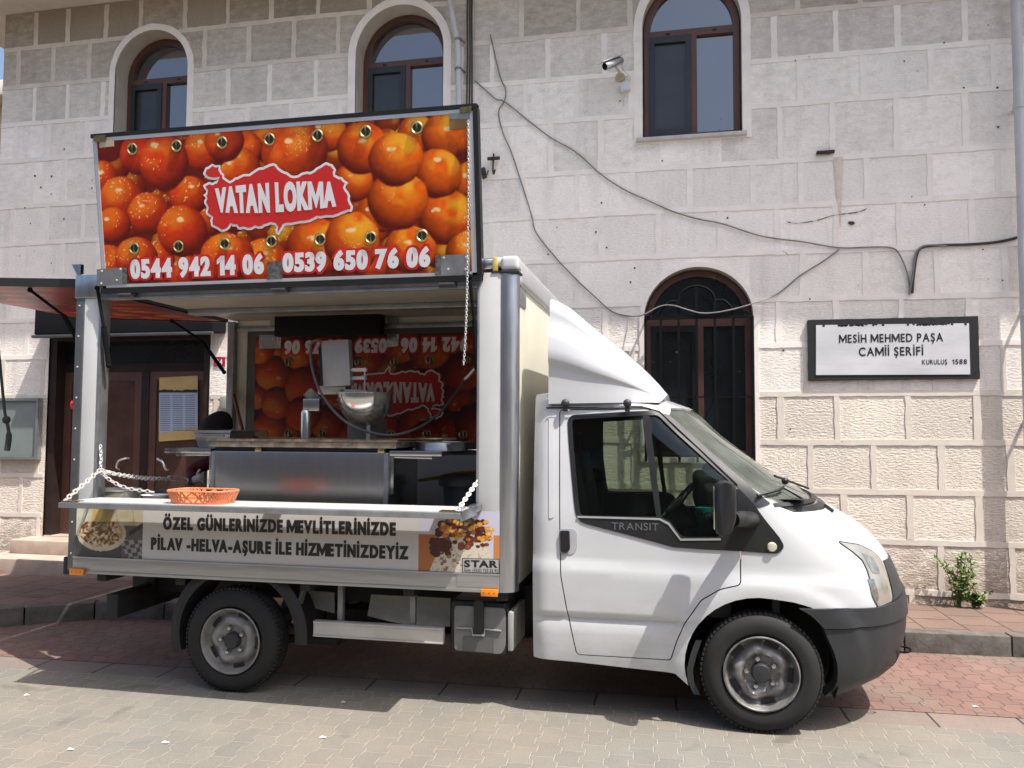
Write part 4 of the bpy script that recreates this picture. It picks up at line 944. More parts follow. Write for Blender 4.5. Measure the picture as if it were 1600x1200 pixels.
scp = MB(); a = S(*sz(1287, 790), .006); b_ = S(*sz(1301, 800), .006); scp.bar(a, b_, .06, .02, bev=.006); obj('bonnet_catch', scp, greyp, cab)
for mir in (False, True):
    sl2 = MB(); skin(sl2, [(wl[-1][0] + .08, 1.270), (SC(1.3) - .5, 1.281), (SC(1.302), 1.299), (SC(1.316), 1.316), (SC(1.3) - .5, 1.299), (wl[-1][0] + .08, 1.290)], [], .003, .006, None, 0, None, .04, mir); obj('screen_seal', sl2, blackp, cab)
# bumper in two tiers
bu = SZ([(1249, 950), (1265, 960), (1276, 970), (1286, 981)])
zs_ = bu[3][1]
UP = [(bu[0][0], bu[0][1] - .002), bum[1], bum[2], (bum[3][0], bum[3][1] - .004), (SC(.755), .755), (SC(zs_), zs_), (bu[3][0], zs_)] + [bu[2], bu[1]]
lo = SZ([(1286, 983), (1294, 1000), (1302, 1019), (1307, 1037), (1312, 1061)])
LOW = [(lo[0][0], zs_ - .006), (SC(zs_ - .006), zs_ - .006), (SC(.24), .235), (1.2, .225), (.98, .215), (lo[4][0], .215)] + lo[3:0:-1]
for mir in (False, True):
    mb = MB(); skin(mb, UP, [], .022, .05, .04, 0, None, .03, mir); u_ = obj('bumper', mb, greyp, truck, angle=60)
    mb = MB(); skin(mb, LOW, [], .012, .05, .04, 0, None, .03, mir); obj('bumper_skirt', mb, greyp, u_, angle=60)
    mb = MB(); q = rnd_poly(SZ([(1381, 1018), (1396, 1014), (1398, 1028), (1388, 1037), (1381, 1036)]), .008); skin(mb, q, [], .016, .008, None, 0, None, .02, mir); obj('fog_lamp_recess', mb, rubber2, u_)
tw = MB(); a = PY(1402, 1013, .45); tw.tube([(a.x + .03 + .045 * math.cos(t), .45 + .02 * math.sin(t), a.z + .012 * math.sin(t) - .005) for t in [k * math.pi / 8 for k in range(16)]], .006, 6, closed=True); tw.bar((a.x - .08, .45, a.z), (a.x, .45, a.z), .012, .012); obj('towing_eye', tw, blackm, truck)

# wheels
def wheel(c, s, name_label, gloss):                  # s = outward direction (-1 near side)
    ax = Vector((0, s, 0)); ty = MB(); wdt = .19
    prof = [(.205, -.02), (.225, .004), (.262, .012), (.300, .004), (.318, -.012), (.328, -.03), (.331, -.05), (.331, -wdt + .05), (.320, -wdt + .015), (.29, -wdt), (.205, -wdt + .02)]
    ty.lathe(c, ax, prof, 72)
    for k in range(72):                              # shoulder tread blocks
        t = 2 * math.pi * k / 72; d = Vector((math.cos(t), 0, math.sin(t))); tt = Vector((-math.sin(t), 0, math.cos(t)))
        for h_, w_ in ((-.034, .018), (-.08, .018), (-.125, .018)): ty.obox(c + d * .330 + ax * h_, (d * .006, tt * .0095, ax * w_), .0)
    wh = obj('wheel', ty, rubber, truck, label=name_label, angle=30)
    rm = MB(); K = .955; prof = [(.214, .004), (.220, .010), (.212, .013), (.206, .004), (.200, -.018), (.192, -.045), (.180, -.054), (.166, -.046), (.152, -.030), (.136, -.018), (.122, -.014), (.110, -.020), (.098, -.034), (.060, -.036), (.052, -.036)]
    uu = Vector((1, 0, 0)); vv = Vector((0, 0, 1)); ns = 90
    rm.add([c + ax * (h_ + (.011 * math.cos(5 * (t - .55)) if .11 < r_ < .17 else 0)) + (uu * math.cos(t) + vv * math.sin(t)) * (r_ * K + (.006 * math.cos(5 * (t - .55)) if .12 < r_ < .16 else 0)) for r_, h_ in prof for t in [2 * math.pi * k / ns for k in range(ns)]],
        [(i * ns + k, i * ns + (k + 1) % ns, (i + 1) * ns + (k + 1) % ns, (i + 1) * ns + k) for i in range(len(prof) - 1) for k in range(ns)])
    obj('rim', rm, gloss, wh, angle=60)
    for k in range(5):
        sl_ = MB(); t = .55 + 2 * math.pi * (k + .5) / 5
        ring = lambda rr_, hh_: [c + Vector((math.cos(t + (j - 4) * .058), 0, math.sin(t + (j - 4) * .058))) * rr_ * K + ax * hh_ for j in range(9)]
        A, B_ = ring(.190, -.043), ring(.160, -.036); sl_.add(A + B_, [(j, j + 1, 10 + j, 9 + j) for j in range(8)])
        obj('vent_slot', sl_, rubber2, wh, recalc=False)
        nu = MB(); t = .55 + 2 * math.pi * k / 5; nu.lathe(c + Vector((math.cos(t), 0, math.sin(t))) * .080 + ax * -.034, ax, [(.0165, 0), (.0165, .014), (.012, .028), (0, .032)], 6); obj('wheel_nut', nu, M('nut_steel', (.60, .59, .57), .3, 1, var=.2), wh)
    hb = MB(); hb.lathe(c, ax, [(.056, -.036), (.054, -.006), (.046, .006), (.0, .010)], 28); obj('hub_cap', hb, greyp, wh)
    return wh
wheel(HF, -1, 'front near wheel', M('front_rim', (.235, .23, .222), .42, .55, var=.5, vs=11)); wheel(HR, -1, 'rear near wheel', M('rear_rim', (.235, .23, .22), .55, .25, var=.3, vs=13))
wheel(Vector((HF.x, 2 * YC - HF.y, HF.z)), 1, 'front far wheel', rimm); wheel(Vector((HR.x, 2 * YC - HR.y, HR.z)), 1, 'rear far wheel', rimm)
# front wheel well and mud flap, rear mudguard
ww = MB()
ww.grid(lambda u, v: Vector((HF.x + .43 * math.cos(math.pi * (1.12 - 1.24 * u)), .075 + .32 * v, HF.z + .02 + .415 * math.sin(math.pi * (1.12 - 1.24 * u)))), 26, 2)
ww.add([(HF.x - .55, .40, .2), (HF.x + .6, .40, .2), (HF.x + .6, .40, .85), (HF.x - .55, .40, .85)], [(0, 1, 2, 3)])
obj('wheel_arch', ww, dark, truck)
mf = MB(); P = [PY(*q, .045) for q in ((1087, 1000), (1079, 1022), (1073, 1046), (1075, 1065), (1084, 1085))]; n = len(P)
mf.add([p + Vector((0, 0, 0)) for p in P] + [p + Vector((.035, 0, 0)) for p in P] + [p + Vector((.035, .22, 0)) for p in P] + [p + Vector((0, .22, 0)) for p in P],
    sum([[(i, i + 1, n + i + 1, n + i), (i, i + 1, 3 * n + i + 1, 3 * n + i), (n + i, n + i + 1, 2 * n + i + 1, 2 * n + i), (2 * n + i, 2 * n + i + 1, 3 * n + i + 1, 3 * n + i)] for i in range(n - 1)], [])); obj('mud_flap', mf, greyp, truck)
rg = MB()
def rguard(u, v, r): 
    t = math.pi * (1.10 - 1.13 * u); return Vector((HR.x + .02 + r * math.cos(t), .03 + .30 * v, HR.z + .035 + r * .97 * math.sin(t)))
rg.grid(lambda u, v: rguard(u, v, .445), 24, 3); rg.grid(lambda u, v: rguard(u, v, .415), 24, 3)
rg.grid(lambda u, v: rguard(u, 0, .445 - .03 * v), 24, 1); rg.grid(lambda u, v: rguard(u, 0, .445 + .045 * v) + Vector((0, .0 + .02 * v, 0)), 24, 2)
obj('mudguard', rg, M('mudguard_black', (.014, .0145, .0155), .6, var=.2), truck)

# door mirror
mr = MB(); e = -.20
outl = [(1116, 762), (1119, 756), (1126, 752.5), (1135, 752), (1144, 755), (1149, 761), (1150, 775), (1150, 806), (1148, 817), (1143, 827), (1136, 834), (1127, 837), (1119, 832), (1116, 822)]
PP = [PY(a, b_, e) for a, b_ in outl]; cen = sum(PP, Vector()) / len(PP)
ring = []
for k, (dy, sc_) in enumerate(((-.085, .72), (-.07, .92), (-.03, 1.0), (.06, 1.0), (.09, .96))):
    ring.append([cen + Vector(((p.x - cen.x) * sc_, dy, (p.z - cen.z) * (sc_ * .06 + .94))) for p in PP])
n = len(PP); vs = sum(ring, []); fs_ = []
for k in range(4): fs_ += [(k * n + i, k * n + (i + 1) % n, (k + 1) * n + (i + 1) % n, (k + 1) * n + i) for i in range(n)]
fs_ += [tuple(range(n)), tuple(4 * n + i for i in range(n))]
mr.add(vs, fs_); mir_o = obj('door_mirror', mr, blackp, truck, angle=55)
am = MB(); P = [PY(1146, 812, e + .03), PY(1160, 811, -.10), PY(1172, 812, -.03), S(*sz(1174, 813), .0)]; am.tube(smooth_path([P[0], P[1], P[3]], 5), [.042] * 4 + [.046] * 4 + [.05] * 3, 14); obj('mirror_arm', am, blackp, mir_o)
mg = MB(); mg.box(min(p.x for p in PP) - .004, min(p.x for p in PP) + .002, e - .05, e + .06, cen.z - .12, cen.z + .11, .001); obj('mirror_glass', mg, steel_b, mir_o)
mr2 = MB(); mr2.add([(v[0], 2 * YC - v[1], v[2]) for v in mr.v], mr.f); mir2 = obj('door_mirror', mr2, greyp, truck, angle=55)
am2 = MB(); am2.add([(v[0], 2 * YC - v[1], v[2]) for v in am.v], am.f); obj('mirror_arm', am2, greyp, mir2)

# cab interior
dsh = MB(); dsh.grid(lambda u, v: Vector((.18 + .55 * v, .12 + 1.76 * u, 1.16 + .15 * math.sin(min(1, v * 1.6) * math.pi / 2))), 12, 8); dsh.box(.14, .30, .12, 1.88, .60, 1.20, .05); dsh.box(.10, .42, 1.16, 1.72, 1.14, 1.40, .06, seg=3); dsh.box(.16, .40, .70, 1.14, 1.10, 1.33, .04, seg=3); dsh.box(.02, .22, .8, 1.2, .4, 1.0, .04); obj('dashboard', dsh, dark, truck)
sw = MB(); cs_ = Vector((-.02, 1.42, 1.16)); axs = Vector((.75, 0, -.66)).normalized(); uu = axs.orthogonal().normalized(); vv = axs.cross(uu)
sw.tube([cs_ + (uu * math.cos(t) + vv * math.sin(t)) * .20 for t in [k * math.pi / 16 for k in range(32)]], .016, 8, closed=True)
for t in (0, math.pi / 2 + .4, math.pi, -math.pi / 2): sw.bar(cs_ + axs * .03, cs_ + (uu * math.cos(t) + vv * math.sin(t)) * .19, .03, .015)
sw.tube([cs_ + axs * .02, cs_ + axs * .4], .03, 8); sw.lathe(cs_ - axs * .01, axs, [(0, -.01), (.06, 0), (.07, .03)], 16); obj('steering_wheel', sw, greyp, truck)
for y0, y1 in ((.16, 1.02), (1.18, 1.78)):
    st_ = MB(); st_.box(-.75, -.22, y0, y1, .62, .84, .06, seg=3); obk = Vector((-.72, (y0 + y1) / 2, 1.16)); st_.obox(obk, ((.075, 0, .012), (0, (y1 - y0) / 2, 0), (-.07, 0, .38)), .05, seg=3)
    for yh in ((y0 + .22, y1 - .22) if y1 - y0 > .7 else ((y0 + y1) / 2,)): st_.obox((-.80, yh, 1.60), ((.05, 0, 0), (0, .13, 0), (0, 0, .09)), .04, seg=3)
    obj('seat', st_, seatm, truck)
lt = MB(); lt.box(-.855, -.835, .22, 1.78, .6, 1.80); obj('cab_lining', lt, dark, truck); obj('pillar_trim', MB().box(-.83, -.61, 1.79, 1.835, .95, 1.80, .01), dark, truck)

# wind deflector
_sil = XZ([(866, 466), (885, 476), (925, 511), (975, 553), (1003, 580), (1020, 599), (1031, 613)], .32)
fdf = cint([p[0] for p in _sil], [p[1] for p in _sil]); dfx = list(np.linspace(-.79, _sil[-1][0], 14)); dfz = [fdf(x) - .012 for x in dfx]
df = MB()
def dsec(x, zt_, k):
    zb_ = 1.868 + .010 * k; h_ = max(.035, zt_ - zb_); e_ = .09 * k ** 3; g_ = 1 - k ** 1.6
    pr = [(.105, 0, 0), (.106, .18, 0), (.108, .33, 0), (.109, .36, -.004), (.110, .39, -.022), (.111, .42, -.030), (.113, .50, -.028), (.116, .60, -.022), (.120, .67, -.016), (.123, .70, -.008), (.127, .73, .008), (.132, .76, .012), (.140, .84, .008), (.152, .91, .0), (.172, .955, .0), (.205, .983, 0), (.26, .998, 0), (.42, 1.006, 0), (1.0, 1.014, 0)]
    near = [Vector((x + .05 * q * k, y + o_ * g_ + e_ * (1 + q), zb_ + h_ * q)) for y, q, o_ in pr]
    return near + [Vector((p.x, 2 * YC - p.y, p.z)) for p in near[-2::-1]]
secs = [dsec(x, z, i / (len(dfx) - 1)) for i, (x, z) in enumerate(zip(dfx, dfz))]
SM = []
for i in range(len(secs) - 1):
    for k in range(4):
        t = k / 4; SM.append([a.lerp(b_, t) for a, b_ in zip(secs[i], secs[i + 1])])
SM.append(secs[-1]); m_ = len(secs[0])
df.add(sum(SM, []), [(i * m_ + j, i * m_ + j + 1, (i + 1) * m_ + j + 1, (i + 1) * m_ + j) for i in range(len(SM) - 1) for j in range(m_ - 1)] + [tuple(range(m_)), tuple(range(len(SM) * m_ - m_, len(SM) * m_))])
defl = obj('wind_deflector', df, white, truck, angle=60)
for px in (883, 980):
    kn = MB(); p = PY(px, 630, .085); kn.ball((p.x, .092, p.z), .026, 1, .8, 1); kn.bar((p.x, .10, p.z - .01), (p.x, .10, p.z - .05), .03, .02, bev=.004); obj('mounting_knob', kn, greyp, defl)
bf = MB(); bf.tube([PY(862, 633, .10), PY(1005, 635, .10)], .0035, 6); obj('rubber_strip', bf, rubber2, defl)
# drip rail over the door
dr = MB(); P = [S(sz(q[0], q[1])[0], sz(q[0], q[1])[1], .006) for q in ((854, 637.5), (875, 637.5), (950, 637.5), (1008, 637.5), (1030, 644), (1090, 700), (1152, 758))]; dr.tube(P, .0045, 6); obj('drip_rail', dr, rubber2, cab)
# ---------------------------------------------------------------- box body
B = lambda px, py, y=0.: PY(px, py, y)
XR, XF, ZB, ZTOP, YB = -4.095, -.968, .722, 2.776, 2.0
XP = B(782, 600).x                                   # joint between the flat post and the rounded corner profile
OX0, OX1 = B(147, 740).x, B(748.5, 600).x            # serving opening
OZ0, OZ1 = 1.205, 2.60
box = obj('box_roof', MB().box(XR + .004, XF - .004, .004, YB - .004, 2.715, ZTOP, .028, seg=4), white_box, truck)
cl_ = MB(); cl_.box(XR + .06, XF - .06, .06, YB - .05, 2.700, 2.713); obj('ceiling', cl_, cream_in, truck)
fr = MB(); fr.box(OX1, XP + .004, .0, .045, .90, 2.68, .003); obj('side_post', fr, white_box, truck)
fr = MB(); fr.box(XR + .07, OX0, .0, .055, .86, 2.68, .003); obj('side_post', fr, white_box, truck)
fr = MB(); fr.box(OX0 - .001, OX1 + .001, .006, .06, OZ1, 2.68, .004); obj('header_rail', fr, alu_d, truck)
pieces('opening_trim', [MB().box(OX0 - .002, OX0 + .018, -.003, .09, OZ0, OZ1 + .002, .003), MB().box(OX1 - .014, OX1 + .002, -.002, .09, OZ0, OZ1 + .002, .003), MB().box(OX0 + .02, OX1 - .016, -.002, .03, OZ1 - .016, OZ1 + .004, .003)], alu_d, truck)
# rounded front corner profile and its far twin
def corner(yc, s):
    r_ = .088; n = 10; mb = MB(); P = [(XP + .004, 0)] + [(XF - r_ + r_ * math.sin(math.pi / 2 * k / n), r_ - r_ * math.cos(math.pi / 2 * k / n)) for k in range(n + 1)] + [(XF - .05, r_), (XP + .004, .05)]
    P = [(x, yc + s * y) for x, y in P]; m_ = len(P)
    mb.add([(x, y, ZB) for x, y in P] + [(x, y, 2.69) for x, y in P], [(i, (i + 1) % m_, m_ + (i + 1) % m_, m_ + i) for i in range(m_)] + [tuple(range(m_)), tuple(range(m_, 2 * m_))]); return mb
for yc, s in ((-.004, 1), (YB + .004, -1)): obj('corner_profile', corner(yc, s), alu, truck, angle=30)
rp = MB(); rp.box(XR, XR + .072, -.004, .10, .73, 2.69, .012, seg=3); obj('rear_profile', rp, M('dark_profile', (.13, .135, .14), .4, .6, var=.2), truck)
rp = MB(); rp.box(XR, XR + .072, YB - .10, YB + .004, .73, 2.69, .012, seg=3); obj('rear_profile', rp, alu_d, truck)
pieces('rivet', [MB().lathe((XR + .03, -.004, z), (0, -1, 0), [(.007, 0), (.006, .004), (0, .005)], 8) for z in np.linspace(.85, 2.55, 9)], chrome, truck)
mkr = MB(); p = B(121, 632); mkr.lathe((XR + .002, .03, p.z), (-1, 0, 0), [(.035, 0), (.035, .02), (.02, .03), (0, .032)], 16); obj('tail_reflector', mkr, M('red_lens', (.5, .01, .015), .15, coat=.6), truck)
cp = MB(); cp.box(XR - .008, OX0 - .003, -.012, .06, 2.60, 2.765, .012); a = B(107, 412); cp.add([(a.x, .03, a.z), (XR, .03, a.z), (XR, .03, a.z - .12), (a.x, .06, a.z), (XR, .06, a.z), (XR, .06, a.z - .12)], [(0, 1, 2), (3, 4, 5), (0, 1, 4, 3), (0, 2, 5, 3)]); obj('corner_cap', cp, alu, truck)
cp = MB(); cp.box(XP - .004, XF + .008, -.010, .12, 2.69, 2.782, .030, seg=4); obj('corner_cap', cp, white, truck)
cp = MB(); cp.box(XP - .005, XF + .010, -.009, .12, 2.672, 2.688, .004); cp.box(XP - .06, XP - .006, -.006, .05, 2.676, 2.684); obj('corner_strap', cp, rubber2, truck)
cp = MB(); cp.box(XP - .055, XP - .022, -.008, .08, 2.685, 2.779, .012); obj('adhesive_tape', cp, M('yellow_tape', (.55, .42, .10), .5, var=.4, vs=30), truck)
tp = MB(); tp.box(OX1 - .04, XP - .008, .001, .09, 2.70, 2.777, .035, seg=4); obj('roof_rail', tp, alu, truck)
tp = MB(); tp.box(XF - .075, XF + .002, .131, YB - .01, 2.62, 2.784, .03, seg=3); obj('front_roof_rail', tp, M('rail_silver', (.62, .63, .64), .35, .6, var=.08), truck)
# front wall of the box, vent
fw_ = MB(); fw_.box(XF - .06, XF - .02, .10, YB - .1, ZB + .02, 2.68); fwall = obj('front_wall', fw_, [cream], truck)
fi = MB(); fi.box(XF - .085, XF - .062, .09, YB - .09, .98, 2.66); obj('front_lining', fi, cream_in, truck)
vt = MB(); vt.box(XF - .021, XF - .012, .16, .36, 2.50, 2.62, .003); obj('vent_plate', vt, alu_d, fwall)
# floor, lower panel, skirt
flo = MB(); flo.box(XR + .02, XF - .03, .03, YB - .03, .93, .98); obj('box_floor', flo, alu_d, truck)
LPZ = lambda px: B(px, 869.5 + (px - 113.75) * .042).z
lpan = MB(); lpan.box(XR + .07, XP, .001, .04, .80, 1.20, .002); lp_ = obj('lower_panel', lpan, white_box, truck)
sk = MB(); a = B(113.75, 869); b_ = B(194, 900); zt1 = B(400, 881.3).z
sk.box(XR + .05, XP + .002, -.010, .03, ZB, .831, .004); sk.box(XR + .05, XP + .002, -.014, -.008, .822, .833, .002); sk.box(XR + .05, XP + .002, -.015, -.009, ZB - .002, ZB + .018, .002)
skirt = obj('side_skirt', sk, alu_h, truck)
pl = MB(); q = XZ([(714, 897), (779, 899), (779, 918), (714, 916)], -.011); pl.flat(q, [], -.0125, -.009); obj('repair_plate', pl, alu_h, skirt)
for px, py, w_ in ((766, 924.5, 13), (124, 892, 11)):
    mk = MB(); a = B(px - w_, py); b_ = B(px + w_, py); mk.box(a.x, b_.x, -.030, -.015, a.z - .022, a.z + .022, .004); m_ = obj('marker_lamp', mk, orange_l, skirt)
    pieces('screw', [MB().lathe((a.x + (b_.x - a.x) * k, -.030, a.z), (0, -1, 0), [(.0055, 0), (.004, .0015), (0, .002)], 8) for k in (.2, .5, .8)], M('amber_dark', (.35, .08, .01), .5), m_)
# far side of the box: frame, closed hatch, lower panel, rear post
pieces('far_frame', [MB().box(XR + .07, XF - .06, YB - .045, YB, 2.615, 2.712, .003), MB().box(XR + .07, -3.92, YB - .045, YB, .9, 2.612, .003), MB().box(-1.19, XF - .06, YB - .045, YB, .9, 2.612, .003)], cream, truck)
fs_ = MB(); fs_.box(-3.918, -1.192, YB - .04, YB, .98, 1.525, .003); obj('far_lower_panel', fs_, M('grey_lining', (.52, .52, .51), .5, var=.08), truck)
obj('far_header_rail', MB().box(XR + .07, XF - .09, YB - .075, YB - .05, 2.60, 2.64, .004), alu_d, truck); obj('ceiling_rail', MB().box(XR + .07, XF - .09, 1.18, 1.30, 2.655, 2.699, .006), alu_d, truck)

# ---------------------------------------------------------------- printed artwork (pictures on vinyl, one colour per point)
def smooth_noise(nx, ny, s, seed):
    r = np.random.RandomState(seed); gx, gy = max(2, int(nx / s) + 2), max(2, int(ny / s) + 2); g_ = r.rand(gy, gx)
    x = np.linspace(0, gx - 1.001, nx); y = np.linspace(0, gy - 1.001, ny); xi = x.astype(int); yi = y.astype(int); fx = x - xi; fy = (y - yi)[:, None]
    fx = fx * fx * (3 - 2 * fx); fy = fy * fy * (3 - 2 * fy)
    a = g_[np.ix_(yi, xi)]; b_ = g_[np.ix_(yi, xi + 1)]; c = g_[np.ix_(yi + 1, xi)]; d = g_[np.ix_(yi + 1, xi + 1)]
    return (a * (1 - fx) + b_ * fx) * (1 - fy) + (c * (1 - fx) + d * fx) * fy
def lerp3(a, b_, t): return np.asarray(a) * (1 - t[..., None]) + np.asarray(b_) * t[..., None]
def dough_art(nx, ny):
    """Pile of fried, syrup-glazed dough balls."""
    W_, H_ = 580., 232.
    X, Yv = np.meshgrid(np.linspace(0, W_, nx), np.linspace(H_, 0, ny))
    img = np.zeros((ny, nx, 3)) + (.12, .012, .005)
    tr = [(20, 135, 38), (35, 95, 44), (0, 60, 40), (110, 40, 52), (70, 25, 40), (55, 190, 46), (8, 200, 40), (80, 120, 42), (135, 150, 48), (85, 195, 40), (130, 215, 36), (180, 25, 44), (210, 15, 36), (150, 95, 40), (228, 60, 46), (245, 30, 34), (205, 195, 52), (280, 22, 36), (320, 40, 62), (265, 210, 48), (345, 185, 60), (420, 40, 54), (370, 15, 38), (405, 90, 40), (470, 60, 52), (500, 25, 40), (470, 120, 62), (400, 180, 58), (425, 212, 40), (545, 30, 48), (530, 85, 50), (540, 150, 56), (485, 195, 48), (575, 100, 40), (570, 205, 44), (330, 120, 44), (180, 130, 40), (300, 90, 40), (440, 140, 40)]
    rr = random.Random(11)
    pts = [(rr.uniform(0, W_), rr.uniform(0, H_), rr.uniform(18, 30), 0) for _ in range(110)] + [(x, y, r * (.84 if x < 330 else .76), 1) for x, y, r in sorted(tr, key=lambda q: q[2] + rr.uniform(-9, 9))]
    n1 = smooth_noise(nx, ny, 5, 1); n2 = smooth_noise(nx, ny, 14, 2); n3 = smooth_noise(nx, ny, 2.2, 3); n0 = smooth_noise(nx, ny, 40, 9)
    for (cx, cy, r, fg) in pts:
        ax_ = r * rr.uniform(.92, 1.08); ay_ = r * rr.uniform(.92, 1.06)
        dx = (X - cx) / ax_; dy = (Yv - cy) / ay_; d2 = dx * dx + dy * dy + (n2 - .5) * .16; m_ = d2 < 1
        nz = np.sqrt(np.clip(1 - d2, 0, 1)); lx = -.25 if cx < 330 else .25
        lam = np.clip(.62 * nz - .45 * dy + lx * dx + .10, 0, 1.1)
        warm = np.clip((cx - 120) / 430, 0, 1) * (.55 + .45 * rr.random()) + rr.uniform(0, .16)
        basec = np.array((.70, .036, .004)) * (1 - warm) + np.array((1.0, .17, .004)) * warm
        if not fg: basec = basec * .45
        c = lerp3((.11, .006, .002), basec, np.clip(lam * 1.22, 0, 1) ** 1.5); c *= (.86 + .28 * n1)[..., None]
        hi = np.clip((lam - .60) * 2.6, 0, 1) * np.clip((n2 * .7 + n0 * .7 - .45) * 2.6, 0, 1) * (.25 + .95 * warm)
        c = lerp3(0, 1, np.zeros_like(hi)) + c * (1 - np.clip(hi, 0, 1)[..., None]) + np.array((1.0, .58, .03)) * np.clip(hi, 0, 1)[..., None]
        sp = ((n3 > .84) & (lam > .62) & (n0 > .52)) * .6 * (1 - .4 * warm); c = c * (1 - sp[..., None]) + np.array((1., .72, .30)) * sp[..., None]
        hx_, hy_ = cx - ax_ * rr.uniform(-.1, .45), cy - ay_ * rr.uniform(.25, .6)
        g_ = ((X - hx_) / (ax_ * .16)) ** 2 + ((Yv - hy_) / (ay_ * .10)) ** 2 + (n1 - .5) * 1.6; gl = np.clip(1.1 - g_, 0, 1) * (.85 if fg else .1); c = c * (1 - gl[..., None]) + np.array((1., .80, .38)) * gl[..., None]
        edge = np.clip((1 - d2) * 9, 0, 1)
        img[m_] = (c * edge[..., None] + img * (1 - edge[..., None]))[m_]
    return np.clip(img, 0, 1)
def rice_art(nx, ny):
    U, V = np.meshgrid(np.linspace(0, 1, nx), np.linspace(0, 1, ny))          # V: 0 at the bottom
    n = smooth_noise(nx, ny, 3, 5); n2 = smooth_noise(nx, ny, 9, 6)
    img = np.zeros((ny, nx, 3)) + (.50, .44, .30)
    img *= (1 - .35 * ((np.abs((U * 4.2 + V * .5) % 1 - .5) > .47) & (U > .35)))[..., None]
    g_ = (U < .30); img[g_] = (.56, .55, .45)
    ln = np.abs(U - (.02 + .18 * V)) < .012; img[ln] = (.25, .22, .15)
    img[V < .40] = (.055, .050, .052); img[(V < .62) & (U > .70)] = (.10, .09, .085)
    cl = (U + V * .4 > .80) & (V < .36); ck = (np.sin(U * 46 + V * 12) > .2) ^ (np.sin(V * 40 - U * 9) > .2); img[cl] = (.30, .27, .26); img[cl & ck] = (.07, .065, .07)
    img[(np.abs(V - .55 - (U - .9) * .9) < .045) & (U > .8)] = (.03, .025, .025)
    jar = (np.abs(U - .40) < .16 - .08 * np.clip(V - .6, 0, 1)) & (V > .55); img[jar] = (.60, .42, .13)
    b1 = ((U - .40) / .36) ** 2 + ((V - .46) / .34) ** 2 < 1; b1 &= V < .66; img[b1] = (.52, .44, .34)
    b2 = ((U - .40) / .32) ** 2 + ((V - .48) / .27) ** 2 < 1; b2 &= V < .68; img[b2] = (.40, .28, .14)
    dots = b2 & (n > .56) & (U < .66); img[dots] = (.14, .055, .015); img[b2 & (n < .28) & (U < .68)] = (.62, .50, .33)
    gl = (np.abs((U - .42) - (.9 - V) * .0 - (V - .6) * .35) < .09) & (V > .5) & (V < .95); img[gl] = img[gl] * .55 + np.array((.28, .20, .12)) * .3
    return np.clip(img * (.85 + .3 * n2)[..., None], 0, 1)
def dessert_art(nx, ny):
    U, V = np.meshgrid(np.linspace(0, 1, nx), np.linspace(0, 1, ny)); n = smooth_noise(nx, ny, 3, 15); n2 = smooth_noise(nx, ny, 7, 16)
    img = np.zeros((ny, nx, 3)) + (.56, .55, .66)
    bx = np.abs((U - .04) * 1.0) ; crust = (U < .30 - .16 * np.clip(V - .3, 0, 1)) & (V < .60); img[crust] = (.44, .15, .045)
    img[(U > .93) & (V < .62)] = (.55, .22, .07)
    mound = np.abs(U - .56) < .42 - .30 * np.clip(V, 0, 1); mound &= V < .78; img[mound] = (.66, .60, .50)
    img[mound & (n > .70)] = (.50, .42, .30)
    rr = random.Random(5)
    def blob(u, v, r, c, k=1.0):
        d = ((U - u) / r) ** 2 + ((V - v) / (r * 1.05)) ** 2; m_ = d < 1; sh = np.clip(1.15 - d * .6 - (v - V) * 2.2, .35, 1.3); img[m_] = (np.array(c) * (sh * (.75 + .5 * n2))[..., None])[m_]
    for _ in range(170):
        v = rr.uniform(.40, .84); hw_ = .36 - .20 * (v - .4); u = .55 + rr.uniform(-1, 1) * hw_
        if v < .58 and rr.random() < .45: continue
        blob(u, v, rr.uniform(.025, .05), rr.choice([(.10, .018, .012), (.16, .03, .02), (.07, .012, .010), (.22, .07, .035)]))
    for _ in range(26): blob(.22 + rr.uniform(-.06, .16), rr.uniform(.28, .52), rr.uniform(.03, .06), (.08, .015, .012))
    for _ in range(46): blob(rr.uniform(.30, .92), rr.uniform(.52, .84), rr.uniform(.022, .042), rr.choice([(.74, .34, .05), (.80, .46, .14), (.78, .40, .09), (.66, .20, .04)]))
    for _ in range(22): blob(rr.uniform(.45, .70), rr.uniform(.83, .93), rr.uniform(.018, .036), rr.choice([(.05, .16, .03), (.09, .26, .05), (.03, .09, .02)]))
    for _ in range(14): blob(rr.uniform(.25, .55), rr.uniform(.04, .40), rr.uniform(.012, .03), (.30, .17, .10))
    return np.clip(img, 0, 1)
printm = vcol('printed_vinyl', .32)
def art_sheet(name, art, fn, parent, label=None):
    ny, nx, _ = art.shape
    mb = MB(); mb.grid(fn, nx - 1, ny - 1); c = np.ones((ny * nx, 4)); c[:, :3] = art.reshape(-1, 3)
    return obj(name, mb, printm, parent, label, cols=c, recalc=False)

# ---------------------------------------------------------------- raised hatch with the sign
hy0, hy1 = -.035, -.185
C00, C10, C01, C11 = PY(155, 457.5, hy0), PY(751, 438.5, hy0), PY(150, 211, hy1), PY(747, 162.5, hy1)
